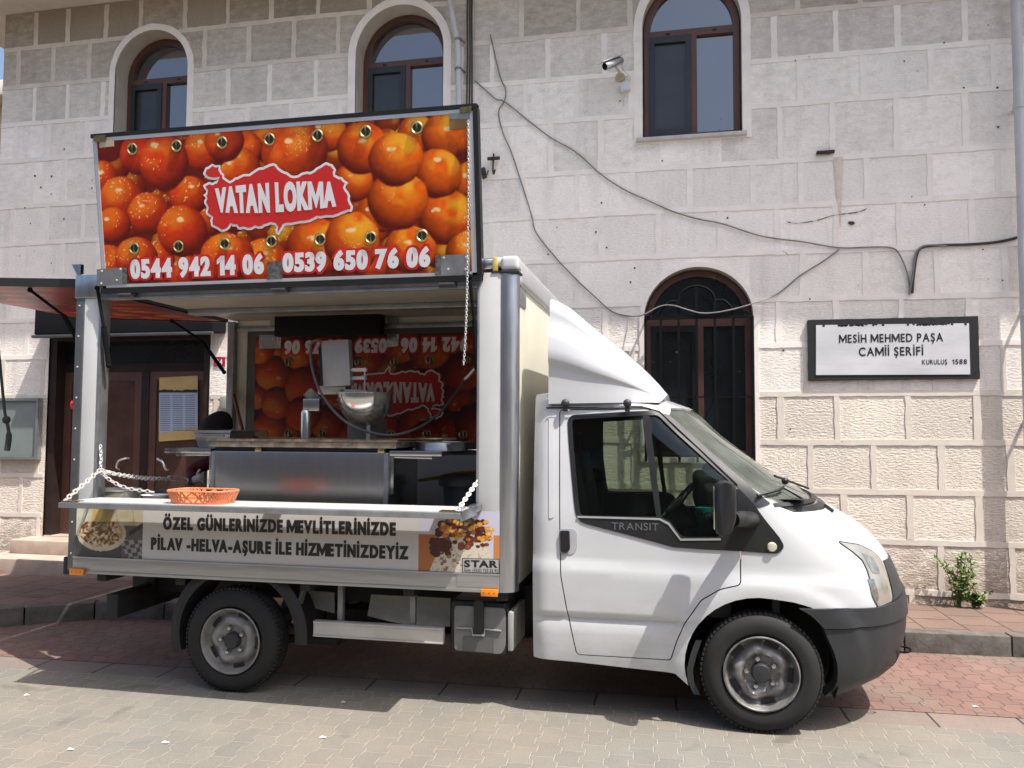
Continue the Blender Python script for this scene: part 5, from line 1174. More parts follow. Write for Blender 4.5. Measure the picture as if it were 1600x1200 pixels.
# true rectangle from the four traced corners
hw_ = (C10 - C00); hh_ = ((C01 - C00) + (C11 - C10)) / 2; hx = Vector((1, 0, 0)) * ((C10.x - C00.x + C11.x - C01.x) / 2)
H0 = Vector(((C00.x + C01.x) / 2, C00.y, (C00.z + C10.z) / 2)); hv = Vector((0, hh_.y, (C01.z + C11.z) / 2 - (C00.z + C10.z) / 2)); hn = hx.cross(hv).normalized()
def hp3(u, v, d=0.): return H0 + hx * u + hv * v + hn * d
def huv(px, py):
    r_ = ray(px, py); t = (H0 - CAM).dot(hn) / r_.dot(hn); p = CAM + r_ * t - H0
    return p.dot(hx) / hx.length_squared, p.dot(hv) / hv.length_squared
def FP3(u, v, d=0.):                                  # closed hatch on the far side: the same panel, seen upside down
    return Vector((-1.205 - u * hx.length * .995, YB - .045 - d, 2.600 - v * 1.055))
BORDER = [(322, 262), (332, 256), (345, 258), (348, 270), (351, 277), (360, 283), (368, 277), (375, 275), (390, 272), (405, 262), (416, 259), (428, 255), (436, 262), (445, 268), (452, 271), (460, 275), (472, 270), (485, 269), (495, 262), (505, 256), (512, 254), (520, 257), (526, 266), (524, 273), (535, 277), (545, 286), (540, 293), (545, 300), (547, 311), (552, 322), (550, 331), (540, 333), (530, 337), (510, 340), (497, 341), (485, 347), (470, 349), (455, 352), (445, 353), (441, 360), (436, 368), (431, 360), (430, 352), (418, 353), (410, 357), (400, 356), (388, 360), (376, 359), (370, 354), (362, 352), (356, 360), (345, 362), (333, 355), (330, 348), (331, 340), (323, 335), (324, 325), (320, 318), (322, 310), (318, 305), (323, 299), (318, 290), (326, 285), (332, 286), (343, 280), (332, 281), (322, 277), (318, 272)]
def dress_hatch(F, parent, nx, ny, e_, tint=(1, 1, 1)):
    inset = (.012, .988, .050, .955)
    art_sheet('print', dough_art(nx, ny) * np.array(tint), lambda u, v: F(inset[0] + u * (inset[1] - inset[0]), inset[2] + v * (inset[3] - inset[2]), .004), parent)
    out = [huv(*p) for p in BORDER]; jit = random.Random(4)
    o2 = []
    for i, p in enumerate(out):
        q = out[(i + 1) % len(out)]; o2 += [p, ((p[0] + q[0]) / 2 + jit.uniform(-.003, .003), (p[1] + q[1]) / 2 + jit.uniform(-.007, .007))]
    A = hx.length / hv.length
    em = MB(); em.sheet(grow(o2, 0), [], lambda u, v: F(u, v, .0055), None); obj('emblem_border', em, whitep, parent, recalc=False)
    sc2 = [((u * A), v) for u, v in o2]; inn = grow(sc2, -.015)
    em = MB(); em.sheet([(u / A, v) for u, v in inn], [], lambda u, v: F(u, v, .0068), None); obj('emblem', em, redp, parent, recalc=False)
    def line(body, bl, br, tl, bold, m_, d, grow_=None, bend=None, nm='lettering', sp=1., fat=0.):
        a = huv(*bl); b_ = huv(*br); c = huv(*tl); V, Fc = text2d(body, bold, sp); x0, x1, y0, y1 = caps(body, grow_ if grow_ is not None else bold, sp); P = []
        for x, y in V:
            u = (x - x0) / (x1 - x0); v = (y - y0) / (y1 - y0)
            if bend: u, v = bend(u, v)
            P.append(F(a[0] + (b_[0] - a[0]) * u + (c[0] - a[0]) * v, a[1] + (b_[1] - a[1]) * u + (c[1] - a[1]) * v, d))
        mb = MB()
        for k, sh in enumerate((0., -fat, fat) if fat else (0.,)):
            du = Vector(F(a[0] + (b_[0] - a[0]) * sh / (x1 - x0), a[1], d + .0002 * k)) - Vector(F(a[0], a[1], d)); mb.add([p + du for p in P], Fc)
        obj(nm, mb, m_, parent, recalc=False)
    bd = lambda u, v: (u, v * (1 - .20 * abs(u - .5) * 2 * 0) + (v - .5) * (.22 * (1 - (2 * u - 1) ** 2) - .10))
    line('VATAN LOKMA', (339, 334), (526, 325), (337, 293), .058, whitep, .0082, bend=bd, sp=1.35, fat=.022)
    for body, bl, br, tl in (('0544 942 14 06', (206, 436), (413, 428), (205, 406)), ('0539 650 76 06', (443, 426), (672, 417), (443, 396))):
        line(body, bl, br, tl, .135, redp, .0060, .052, nm='lettering_outline', sp=1.25, fat=.085)
        line(body, bl, br, tl, .052, whitep, .0082, .052, sp=1.25, fat=.028)
    for i, (px, py) in enumerate(((208, 233), (277, 228), (348, 223), (422, 218), (497, 212), (572, 206), (652, 200), (211, 388), (280, 385), (352, 381), (425, 377), (501, 374), (580, 371), (660, 368))):
        if e_ == 0: break
        u, v = huv(px, py); c = F(u, v, .005); ax = (F(u, v, 1) - F(u, v, 0)).normalized(); ey = MB()
        ey.lathe(c, ax, [(.040, 0), (.040, .006), (.033, .011), (.027, .006), (.026, .001)], 22)
        eo = obj('eyelet', ey, brass, parent); s_ = MB(); s_.lathe(c, ax, [(.0265, .0012), (0, .0015)], 18); obj('eyelet_centre', s_, M('eyelet_dark', (.07, .065, .045), .4, .5, var=.3), eo)
        t_ = (F(u, v + .1, 0) - F(u, v, 0)).normalized(); x_ = ax.cross(t_); s_ = MB(); s_.obox(c + ax * .004, (t_ * .025, x_ * .005, ax * .003), .001); obj('eyelet_pin', s_, brass, eo)
    def plate(pts, m_, nm='corner_plate', d=.012):
        q = [huv(*p) for p in pts]; mb = MB(); mb.sheet(q, [], lambda u, v: F(u, v, d), lambda u, v: F(u, v, .004)); o = obj(nm, mb, m_, parent); return o
    def rivets(pp, par):
        for p in pp: u, v = huv(*p); ax = (F(u, v, 1) - F(u, v, 0)).normalized(); obj('rivet', MB().lathe(F(u, v, .012), ax, [(.008, 0), (.006, .005), (0, .006)], 8), chrome, par)
    p1_ = plate([(153, 421), (193, 418), (193, 444), (154, 447)], alu_d); rivets([(161, 424), (190, 421), (184, 438), (160, 443)], p1_); plate([(193, 418), (200, 417.5), (200, 443.5), (193, 444)], M('tread_plate', (.66, .66, .62), .25, 1, var=.5, vs=40), 'tread_plate')
    p2_ = plate([(690, 399), (735, 397), (735, 430), (690, 430)], alu_d); rivets([(694, 403), (729, 402), (701, 421), (728, 421)], p2_); plate([(681, 399.5), (690, 399), (690, 430), (681, 430.5)], MATS['tread_plate'], 'tread_plate')
    plate([(418.5, 410), (442, 408), (443, 435.5), (418.5, 437)], MATS['tread_plate'], 'tread_plate')
    plate([(157, 219), (179, 217), (179, 229), (157, 231)], M('bracket_buff', (.50, .42, .30), .5), 'corner_bracket', .010); plate([(703, 178), (735, 175), (735, 186), (703, 187)], alu_d, 'corner_bracket', .010); plate([(703, 187), (735, 186), (735, 201), (703, 203)], M('bracket_brown', (.24, .14, .05), .5), 'corner_bracket', .009)
    plate([(150, 213), (168, 212), (168, 220), (150, 222)], brass, 'catch', .022); plate([(720, 169), (738, 167), (738, 175), (720, 177)], brass, 'catch', .022)
hat = MB(); hat.sheet([(0, 0), (1, 0), (1, 1), (0, 1)], [], lambda u, v: hp3(u, v, -.002), lambda u, v: hp3(u, v, -.045)); hatch = obj('raised_hatch', hat, blackm, truck, label='raised side hatch with an orange printed sign')
def hbar(u0, u1, v0, v1, d0, d1): return MB().sheet([(u0, v0), (u1, v0), (u1, v1), (u0, v1)], [], lambda u, v: hp3(u, v, d1), lambda u, v: hp3(u, v, d0))
pieces('edge_profile', [hbar(*q, -.002, .009) for q in ((.004, .014, .045, .992), (.978, .990, .045, .965), (.014, .978, .032, .052), (.014, .978, .955, .978))], M('pale_profile', (.66, .68, .72), .35, .5, var=.05), hatch)
pieces('rubber_edge', [hbar(*q, -.047, .012) for q in ((-.002, 1.0, -.004, .030), (-.002, 1.0, .980, 1.004), (.991, 1.002, .032, .978))], M('gasket_black', (.007, .007, .009), .55), hatch)
dress_hatch(hp3, hatch, 520, 210, 1)
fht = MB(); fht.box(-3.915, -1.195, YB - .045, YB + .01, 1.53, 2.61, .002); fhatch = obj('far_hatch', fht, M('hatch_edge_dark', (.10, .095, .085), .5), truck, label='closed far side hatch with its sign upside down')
dress_hatch(FP3, fhatch, 400, 160, 1, (.62, .38, .5))  # tint darkens and reddens this print: box interior shade put into its colour
# hinges under the raised hatch
for px, py in ((199, 460), (438, 452), (700, 444)):
    hg = MB(); p = B(px, py, -.015); hg.box(p.x - .055, p.x + .055, -.03, .004, p.z - .022, p.z + .022, .004); hg.tube([(p.x - .05, -.035, p.z), (p.x + .05, -.035, p.z)], .012, 8); hg.bar((p.x - .03, -.04, p.z - .004), (p.x + .025, -.04, p.z - .004), .012, .008); obj('hinge', hg, M('hinge_grey', (.14, .14, .14), .35, .7, var=.3), truck)
# gas struts
def strut(a, m_, b_, r1=.011, r2=.017):
    mb = MB(); mb.tube([a, m_], r1, 8); mb.tube([m_, b_], r2, 8); mb.ball(a, .018); mb.ball(b_, .02); return obj('gas_strut', mb, blackm, truck)
strut(B(152, 450, -.03), B(162, 510, -.015), B(170, 571, .02)); strut(B(734, 432, -.05), B(741, 500, -.01), B(745.5, 574, .03))
sb = MB(); sb.tube(smooth_path([B(745, 560, .05), B(744, 572, .05), B(735, 584, .08), B(727, 592, .12)], 5), .010, 6); obj('strut_stay', sb, alu_d, truck)

# ---------------------------------------------------------------- rear hatch held out flat
RX1 = PY(125, 491, 1.95).x; zr0, zr1 = 2.70, PY(125, 491, 1.95).z - .03
def RP(u, v, d=0.): return Vector((XR - .03 + (RX1 - XR) * v, .03 + u * 1.92, zr0 + (zr1 - zr0) * v - d))
rh = MB(); rh.sheet([(0, 0), (1, 0), (1, 1), (0, 1)], [], lambda u, v: RP(u, v, 0.0), lambda u, v: RP(u, v, -.035)); rhatch = obj('rear_hatch', rh, blackm, truck, label='rear hatch propped out level')
pieces('rubber_edge', [MB().sheet([(u0, 0), (u1, 0), (u1, 1), (u0, 1)], [], lambda u, v: RP(u, v, .012), lambda u, v: RP(u, v, -.045)) for u0, u1 in ((-.006, .010), (.990, 1.006))], rubber2, rhatch)
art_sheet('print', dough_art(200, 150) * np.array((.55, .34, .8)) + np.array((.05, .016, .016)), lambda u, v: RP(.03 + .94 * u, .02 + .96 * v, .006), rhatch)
strut(RP(.06, .30, .02), RP(.06, .12, .20), Vector((XR - .01, .12, 2.22))); strut(RP(.95, .32, .02), RP(.95, .12, .20), Vector((XR - .01, 1.88, 2.22)))
sp = MB(); sp.tube(smooth_path([PY(-3, 540, .3), PY(2, 590, .3), PY(6, 630, .3), PY(9, 655, .3)], 4), .010, 6); sp.ball(PY(10, 656, .3), .028, 1, 1, 1.1); sp.tube(smooth_path([PY(11, 660, .3), PY(14, 680, .3), PY(11, 704, .3)], 4), [.012] * 4 + [.02] * 5, 8); sp.tube([PY(-3, 540, .3), PY(-6, 440, .3)], .010, 6); obj('pull_rope', sp, M('dark_rope', (.025, .03, .026), .8), rhatch)

# ---------------------------------------------------------------- folding serving ledge
LY0, LY1 = -.40, -.040; lx0, lx1 = PY(91, 784, LY0).x, PY(718.7, 800, LY0).x; lz = PY(400, 794, LY0).z
lg = MB(); lg.box(lx0, lx1, LY0, LY1, lz - .032, lz + .002, .004); ledge = obj('serving_ledge', lg, alu_d, truck)
li = MB(); li.box(lx0 + .02, lx1 - .02, LY0 + .025, LY1 - .01, lz + .002, lz + .006); obj('ledge_top', li, M('ledge_sheet', (.72, .71, .69), .35, .35, var=.08, stretch=(.3, 3, 1)), ledge)
for px, py in ((170, 799), (429, 801), (697, 808)):
    bt = MB(); p = B(px, py); bt.box(p.x - .055, p.x + .055, -.045, .003, lz - .075, lz - .032, .006); bt.box(p.x - .035, p.x + .03, -.05, -.044, lz - .06, lz - .05, .001); obj('ledge_hinge', bt, M('hinge_pale', (.30, .30, .30), .35, .7, var=.2), truck)
en = MB(); en.box(lx1 - .002, lx1 + .012, LY0 + .01, -.008, lz - .045, lz + .012, .003); a = B(747, 798, -.05); en.obox((lx1 + .0, -.06, lz - .0), ((.03, 0, 0), (0, .06, 0), (0, 0, .02)), .006); obj('ledge_bracket', en, alu, ledge)

def chain(pts, r=.016, wire=.004, parent=truck, m_=chrome):
    P = smooth_path(pts, 12); d = [0]
    for a, b_ in zip(P[:-1], P[1:]): d.append(d[-1] + (b_ - a).length)
    n = max(2, int(d[-1] / (r * 1.55))); mb = MB()
    for k in range(n):
        t = (k + .5) / n * d[-1]; i = min(len(P) - 2, max(0, int(np.searchsorted(d, t)) - 1)); f_ = (t - d[i]) / max(1e-9, d[i + 1] - d[i]); c = P[i].lerp(P[i + 1], f_); ax = (P[i + 1] - P[i]).normalized()
        u = ax.cross(Vector((0, 1, .13))).normalized(); v = ax.cross(u)
        if k % 2: u, v = v, u
        mb.tube([c + ax * math.cos(q) * r + u * math.sin(q) * r * .62 for q in [j * math.pi / 5 for j in range(10)]], wire, 5, closed=True)
    return obj('chain', mb, m_, parent)
lc = PY(101, 777, LY0 + .03)
chain([(lc.x, LY0 + .03, lz + .01), PY(157, 734, -.02)], .02, .005)
chain([PY(157, 734, -.02), PY(185, 741, .1), PY(225, 746, .4), PY(265, 748, .7)], .017, .0045); chain([PY(157, 737, -.02), PY(185, 742, .1), PY(225, 748, .4), PY(262, 749, .7)], .017, .0045)
chain([PY(158, 738, -.02), PY(175, 752, .02), PY(200, 763, .06), PY(240, 769, .1)], .017, .0045); chain([PY(157, 695, .0), PY(158, 715, -.01), PY(157, 734, -.02)], .014, .004)
cl2 = MB(); a = PY(265, 747, .7); b_ = PY(290, 750, .8); cl2.tube(smooth_path([a, a + Vector((0, 0, .015)), b_ + Vector((0, 0, .015)), b_ + Vector((.02, 0, -.01)), b_ + Vector((0, 0, -.02)), a + Vector((0, 0, -.018)), a], 4), .006, 6); obj('spring_hook', cl2, chrome, truck)
rc = PY(719, 797, LY0 + .05); chain([(lx1 - .03, LY0 + .05, lz + .01), PY(746, 752, .01)], .02, .005)
chain([hp3(*huv(733, 190), .02), hp3(*huv(734, 300), .03), hp3(*huv(733, 425), .04), PY(728, 510, -.08), PY(724.5, 570, -.06)], .011, .0026)
pieces('chain_plate', [MB().box(x, x + .12, LY0 + .02, LY0 + .08, lz + .004, lz + .012, .002) for x in (lx1 - .13, lx0 + .005)], brass, ledge)

# ---------------------------------------------------------------- prints and lettering on the lower panel
def quad_fn(c, y): 
    P = [PY(*q, y) for q in c]; x0 = (P[0].x + P[3].x) / 2; x1 = (P[1].x + P[2].x) / 2; z0 = (P[3].z + P[2].z) / 2; z1 = (P[0].z + P[1].z) / 2
    return lambda u, v: Vector((x0 + (x1 - x0) * u, y, z0 + (z1 - z0) * v))
yv = -.0035
art_sheet('rice_print', rice_art(110, 84), quad_fn([(118, 788), (223, 790), (223, 874), (114, 869)], yv), lp_)
art_sheet('dessert_print', dessert_art(130, 104), quad_fn([(654, 796), (780.5, 799), (780.5, 897), (654, 892)], yv), lp_)
wpn = MB(); f_ = quad_fn([(223, 790), (654, 796), (654, 892), (223, 874)], yv); wpn.add([f_(0, 0), f_(1, 0), f_(1, 1), f_(0, 1)], [(0, 1, 2, 3)]); obj('white_print', wpn, M('print_pale', (.60, .58, .57), .35, var=.03), lp_, recalc=False)
def side_text(body, bl, br, tl, bold, m_, parent, y=-.0048, nm='lettering', **k):
    a = PY(*bl, y); b_ = PY(*br, y); c = PY(*tl, y); mb = MB(); put_text(mb, body, (a, b_ - a, c - a), bold, **k); return obj(nm, mb, m_, parent, recalc=False)
side_text('ÖZEL GÜNLERİNİZDE MEVLİTLERİNİZDE', (255, 827.5), (618, 837.5), (255.5, 807.5), .050, blackt, lp_, spacing=1.5, fat=.034)
side_text('PİLAV -HELVA-AŞURE İLE HİZMETİNİZDEYİZ', (236, 859), (638, 874.5), (236.5, 839.5), .050, blackt, lp_, spacing=1.5, fat=.034)
sk_ = MB(); q = XZ([(722, 872), (780, 873.5), (780, 896), (722, 895)], -.005); sk_.flat(q, [], -.0052, -.0045); st_ = obj('maker_sticker', sk_, blackt, lp_)
sk_ = MB(); q = XZ([(723, 873), (779, 874.5), (779, 895), (723, 894)], -.0058); sk_.flat(q, [], -.0060, -.0053); obj('sticker_face', sk_, greys, st_)
side_text('STAR', (725, 886.3), (778, 887.5), (725, 875), .045, blackt, st_, -.0064); side_text('Gsm: (0533) 720 03 93', (725, 893), (777.5, 894.6), (725, 888), .020, blackt, st_, -.0064)

# ---------------------------------------------------------------- under the box
pieces('chassis_rail', [MB().box(-4.0, .2, y, y + .09, .50, .66, .006) for y in (.55, 1.35)], chassis, truck)
pieces('cross_member', [MB().box(x, x + .07, .05, 1.95, .661, .715, .004) for x in (-3.9, -3.3, -2.4, -1.7, -1.1)], chassis, truck)
obj('rear_axle', MB().tube([(HR.x, .2, HR.z), (HR.x, .9, HR.z), (HR.x, .93, HR.z), (HR.x, 1.07, HR.z), (HR.x, 1.1, HR.z), (HR.x, 1.8, HR.z)], [.06, .06, .14, .14, .06, .06], 14), chassis, truck)
obj('front_axle', MB().tube([(HF.x, .2, .30), (HF.x, 1.8, .30)], .05, 12), chassis, truck); obj('gearbox', MB().box(-2.2, .0, .9, 1.1, .35, .52, .05), chassis, truck)
pieces('leaf_spring', [MB().box(HR.x - .6, HR.x + .6, y, y + .07, .25, .295, .01) for y in (.32, 1.62)], chassis, truck)
ub = MB(); a = PY(166, 928, .12); b_ = PY(171, 966, .12); ub.box(a.x, a.x + .09, .12, 1.9, b_.z, a.z, .01); u_ = obj('underrun_bar', ub, chassis, truck); pieces('bar_bracket', [MB().box(a.x + .02, a.x + .10, y, y + .08, a.z - .05, .70, .006) for y in (.5, 1.4)], chassis, u_)
ub = MB(); ub.box(XR - .05, XR, .02, 1.98, .70, .82, .006); obj('rear_sill', ub, chassis, truck)
sg = MB(); q = XZ([(490, 968), (693, 982), (693, 1009), (491, 993)], .07); x0 = q[0][0]; x1 = q[1][0]; zt_ = (q[0][1] + q[1][1]) / 2; zb_ = (q[2][1] + q[3][1]) / 2
sg.box(x0, x1, .065, .11, zb_, zt_, .008); sg.box(x0 + .002, x1 - .002, .058, .066, zt_ - .014, zt_ - .004, .002); sg.box(x0 + .002, x1 - .002, .058, .066, zb_ + .004, zb_ + .014, .002); g1 = obj('side_guard', sg, M('guard_aluminium', (.55, .53, .49), .45, .35, var=.12), truck)
gp = []
for px in (532, 645): p = PY(px, 950, .12); gp.append(MB().box(p.x - .018, p.x + .018, .112, .15, zt_ - .05, .715, .004))
a = PY(476, 918, .14); b_ = PY(460, 972, .14); gp.append(MB().bar(a, b_, .06, .02, bev=.003)); pieces('guard_post', gp, M('post_grey', (.24, .235, .22), .5, .4, var=.2), g1)
for c in ([(474, 922), (522, 926), (522, 958), (474, 946)], [(580, 929), (642, 932), (640, 977), (608, 971), (574, 962)], [(651, 932), (704, 935), (703, 979), (651, 976)]): obj('tank_plate', MB().flat(XZ(c, .30), [], .30, .315), M('plate_white', (.30, .30, .28), .5, var=.15, vs=9), truck)
bh = MB(); p0 = PY(704, 940, .09); p1 = PY(791, 1026, .09); bh.box(p0.x, p1.x, .09, .50, p1.z, p0.z + .01, .02, seg=3); bb = obj('battery_box', bh, blackp, truck)
bl_ = MB(); q = rnd_poly(XZ([(711, 945), (790, 950), (790, 1012), (784, 1021), (711, 1015)], .085), .03); bl_.flat(q, [], .068, .09); lid = obj('lid', bl_, midp, bb, angle=60)
bl_ = MB(); q = XZ([(724, 994), (772, 997), (771, 1020), (724, 1016)], .066); bl_.flat(q, [], .062, .068); obj('lid_recess', bl_, M('recess_grey', (.10, .10, .098), .5), lid)
bl_ = MB(); q = XZ([(713, 980), (738, 981), (739, 991), (756, 991), (757, 982), (783, 985), (783, 986.5), (758, 984), (757, 994), (738, 994), (737, 983), (713, 982)], .06); bl_.flat(q, [], .056, .068); obj('lid_ridge', bl_, M('ridge_grey', (.34, .34, .33), .45), lid)
bl_ = MB(); q = rnd_poly(XZ([(741, 938), (756, 939), (756, 990), (741, 989)], .06), .02); bl_.flat(q, [], .050, .068); obj('lid_strap', bl_, rubber2, lid)
br_ = MB(); a = PY(796, 960, .09); br_.box(p1.x + .005, p1.x + .04, .10, .5, p1.z + .03, p0.z - .05, .01); obj('box_side', br_, M('side_pale', (.36, .36, .34), .5), bb)
# ================================================================ THINGS CARRIED IN AND ON THE TRUCK
YS = .45
st = thing('fryer_stand', 'stainless steel fryer stand with two side shelves inside the open hatch', 'fryer', (-2.6, .7, .98))
a = PY(330, 703, YS); b_ = PY(608, 703, YS); zt_ = PY(470, 706, YS).z
mb = MB(); mb.box(a.x, b_.x, YS, YS + .62, .982, zt_, .006); body_ = obj('cabinet', mb, steel, st)
pieces('edge_strip', [MB().box(a.x + .01, a.x + .03, YS - .006, YS - .001, .99, zt_ - .01, .002), MB().box(b_.x - .035, b_.x - .004, YS - .008, YS - .001, .99, zt_ - .01, .003)], alu_d, body_)
mb = MB(); mb.box(a.x + .02, b_.x - .03, YS + .02, YS + .6, zt_ + .001, zt_ + .03); obj('burner_gap', mb, dark, body_)
z3 = zt_ + .03; z4 = PY(470, 687, YS - .02).z
mb = MB(); mb.box(a.x - .01, b_.x + .06, YS - .025, YS + .58, z3, z4 - .012, .008); tr_ = obj('oil_tray', mb, steel_r, st)
mb = MB(); mb.flat([(a.x - .02, z4 - .014), (b_.x + .07, z4 - .014), (b_.x + .07, z4), (a.x - .02, z4)], [], YS - .035, YS - .026); mb.box(a.x - .02, b_.x + .07, YS - .03, YS - .0, z4 - .006, z4 + .004, .002); mb.box(a.x - .02, b_.x + .07, YS + .56, YS + .60, z4 - .006, z4 + .006, .002); obj('tray_rim', mb, M('stained_steel', (.36, .27, .18), .4, .6, var=.65, vs=13), tr_)
pieces('tray_foot', [MB().box(x, x + .05, YS - .01, YS + .02, zt_ + .0, z3 + .0, .003) for x in (a.x + .35, b_.x - .08)], brass, tr_)
for x0, x1 in ((PY(257, 705, YS).x, a.x - .002), (b_.x + .002, PY(690, 705, YS).x)):
    mb = MB(); z = PY(300, 701, YS).z; mb.box(x0, x1, YS + .0, YS + .55, z - .034, z, .004); s_ = obj('side_shelf', mb, steel, st)
    mb = MB(); xa = x1 if x0 < a.x - .1 else x0; sg_ = -1 if x0 < a.x - .1 else 1
    mb.bar((xa + sg_ * .02, YS + .04, z - .04), (xa + sg_ * .30, YS + .04, z - .045), .03, .02, bev=.003); mb.bar((xa + sg_ * .012, YS + .03, z - .035), (xa + sg_ * .012, YS + .03, z - .30), .025, .02, bev=.003); obj('shelf_bracket', mb, steel, s_)
mb = MB(); mb.box(PY(700, 705, YS + .3).x - .25, OX1 - .03, YS + .30, YS + .8, zt_ - .02, zt_ + .0, .004); obj('rear_shelf', mb, dark, st)
mb = MB(); p = PY(478, 660, YS + .25); zb2 = z4; zp = PY(478, 641, YS + .25).z; mb.lathe((p.x, YS + .25, zb2 - .02), (0, 0, 1), [(.036, 0), (.036, zp - zb2), (.030, zp - zb2 + .02), (0, zp - zb2 + .02)], 20); obj('swivel_post', mb, steel_b, st)

mx = thing('dough_dispenser', 'steel dough dispenser with grey motor box over a polished bowl', 'dispenser', (PY(560, 640, .75).x, .75, z4))
ym = .70
mb = MB(); a0, b0 = PY(502, 604, ym), PY(546, 530, ym); cxm = (a0.x + b0.x) / 2; czm = (a0.z + b0.z) / 2; mb.obox((cxm, ym + .04, czm), ((.107, .0, .004), (0, .035, 0), (-.012, 0, .170)), .006); mo = obj('motor_box', mb, M('grey_painted_metal', (.44, .45, .455), .42, .55, var=.10, vs=4), mx)
mb = MB(); mb.obox((cxm - .122, ym + .05, czm - .02), ((.014, 0, 0), (0, .03, 0), (-.012, 0, .145)), .002); obj('motor_side', mb, blackp, mo)
mb = MB(); p = PY(540, 604, ym + .08); mb.box(p.x - .20, p.x + .02, ym + .03, ym + .14, p.z - .06, p.z + .004, .008); mb.bar((p.x - .01, ym + .08, p.z - .04), (p.x + .0, ym + .08, p.z - .09), .06, .06); mb.bar(PY(480, 612, ym + .08), PY(500, 632, ym + .15), .05, .07); obj('arm', mb, M('cast_arm', (.45, .43, .37), .4, .5, var=.2), mx)
mb = MB(); p = PY(478, 638, YS + .25); q = PY(505, 628, ym + .1); mb.obox(((p.x + q.x) / 2, ym + .04, (p.z + q.z) / 2), (((q.x - p.x) / 2 + .02, 0, .0), (0, .05, 0), (0, 0, .045)), .004); hd_ = obj('swivel_head', mb, steel, mx)
cb_ = PY(571, 618, ym + .1); rb_ = (PY(611, 616, ym + .1) - PY(530, 616, ym + .1)).length / 2
mb = MB(); prof = [(0, -rb_ * 1.12)] + [(rb_ * math.sin(t) , -rb_ * 1.12 * math.cos(t)) for t in [math.pi / 2 * k / 14 for k in range(1, 15)]] + [(rb_ * 1.0, .012), (rb_ * 1.05, .014), (rb_ * 1.05, .019), (rb_ * .97, .018), (rb_ * .95, 0)] + [(rb_ * .95 * math.cos(t), -rb_ * 1.05 * math.sin(t)) for t in [math.pi / 2 * k / 8 for k in range(1, 9)]]
mb.lathe((cb_.x, ym + .1, cb_.z), (0, 0, 1), prof, 40); mb.lathe((cb_.x + .03, ym + .1, PY(585, 690, ym + .1).z), (0, 0, 1), [(.02, 0), (.02, .10), (.03, .13)], 16); obj('bowl', mb, steel_b, mx)
mb = MB()
for py, x0, x1 in ((578, 546, 573), (591, 546, 572)): pa, pb_ = PY(x0, py, ym + .06), PY(x1, py, ym + .06); mb.obox((pa + pb_) / 2, ((pb_ - pa) / 2, (0, .02, 0), (0, 0, .013)), .003)
pa, pb_ = PY(536, 611, ym + .08), PY(578, 614, ym + .08); mb.obox((pa + pb_) / 2, ((pb_ - pa) / 2, (0, .05, 0), (0, 0, .014)), .003)
mb.tube([PY(570, 574, ym + .06), PY(570, 612, ym + .06)], .005, 6); obj('clamp', mb, M('white_enamel', (.72, .71, .66), .3, var=.06), mx)
mb = MB(); mb.bar(PY(604, 618, ym + .1), PY(614, 598, ym + .1), .03, .008); obj('scraper', mb, M('wood_spoon', (.42, .34, .22), .6), mx)
mb = MB(); mb.tube(smooth_path([PY(503, 534, ym), PY(492, 532, ym), PY(486, 542, ym), PY(487, 570, ym - .02), PY(497, 605, ym - .05), PY(520, 640, ym - .1), PY(548, 664, ym - .12), PY(580, 676, ym - .12), PY(612, 680, ym - .1), PY(648, 671, ym), PY(684, 648, .9), PY(715, 610, 1.1), PY(738, 582, 1.2), PY(746, 572, 1.2)], 6), .010, 8); obj('power_lead', mb, M('lead_grey', (.10, .10, .095), .4), mx)
mb = MB(); p = PY(570, 676, 1.05); mb.box(p.x - .13, p.x + .11, 1.0, 1.25, PY(570, 690, 1.05).z, p.z + .1, .02); obj('plastic_tub', mb, M('white_tub', (.42, .40, .34), .5), label='pale plastic tub behind the bowl stem', cat='tub', loc=(p.x, 1.1, p.z - .1))

pn = thing('steel_pan', 'deep rectangular steel food pan on the left shelf', 'pan', (PY(350, 695, .62).x, .7, PY(300, 701, YS).z))
a = PY(298, 672, .62); b_ = PY(352, 698, .62); xw = PY(396, 672, .9).x
def pan(x0, x1, y0, y1, z0, z1, nm, par, m_):
    mb = MB(); ins = .03
    o = [(x0, y0, z1), (x1, y0, z1), (x1, y1, z1), (x0, y1, z1)]; i_ = [(x0 + ins, y0 + ins, z0), (x1 - ins, y0 + ins, z0), (x1 - ins, y1 - ins, z0), (x0 + ins, y1 - ins, z0)]
    t = .006; r_ = [(x0 - .02, y0 - .02, z1), (x1 + .02, y0 - .02, z1), (x1 + .02, y1 + .02, z1), (x0 - .02, y1 + .02, z1)]
    mb.add(r_ + o + i_ + [(x, y, z - .008) for x, y, z in r_], [(0, 1, 5, 4), (1, 2, 6, 5), (2, 3, 7, 6), (3, 0, 4, 7), (4, 5, 9, 8), (5, 6, 10, 9), (6, 7, 11, 10), (7, 4, 8, 11), (8, 9, 10, 11), (0, 1, 13, 12), (1, 2, 14, 13), (2, 3, 15, 14), (3, 0, 12, 15)]); return obj(nm, mb, m_, par, recalc=False)
pan(a.x + .02, PY(360, 680, .62).x, .62, .98, PY(300, 701, YS).z + .002, a.z, 'pan_body', pn, M('pan_steel', (.50, .50, .50), .32, .9, var=.12))
mb = MB(); mb.bar((a.x + .03, .585, a.z - .04), (PY(352, 680, .6).x, .585, a.z - .04), .02, .012); obj('pan_handle', mb, steel_b, pn)
pn2 = thing('steel_tray', 'flat steel tray with a wire skimmer on the right shelf', 'tray', (PY(680, 700, .6).x, .75, zt_))
a = PY(634, 692, .56); b_ = PY(723, 694, .56); zz_ = PY(680, 705, .56).z
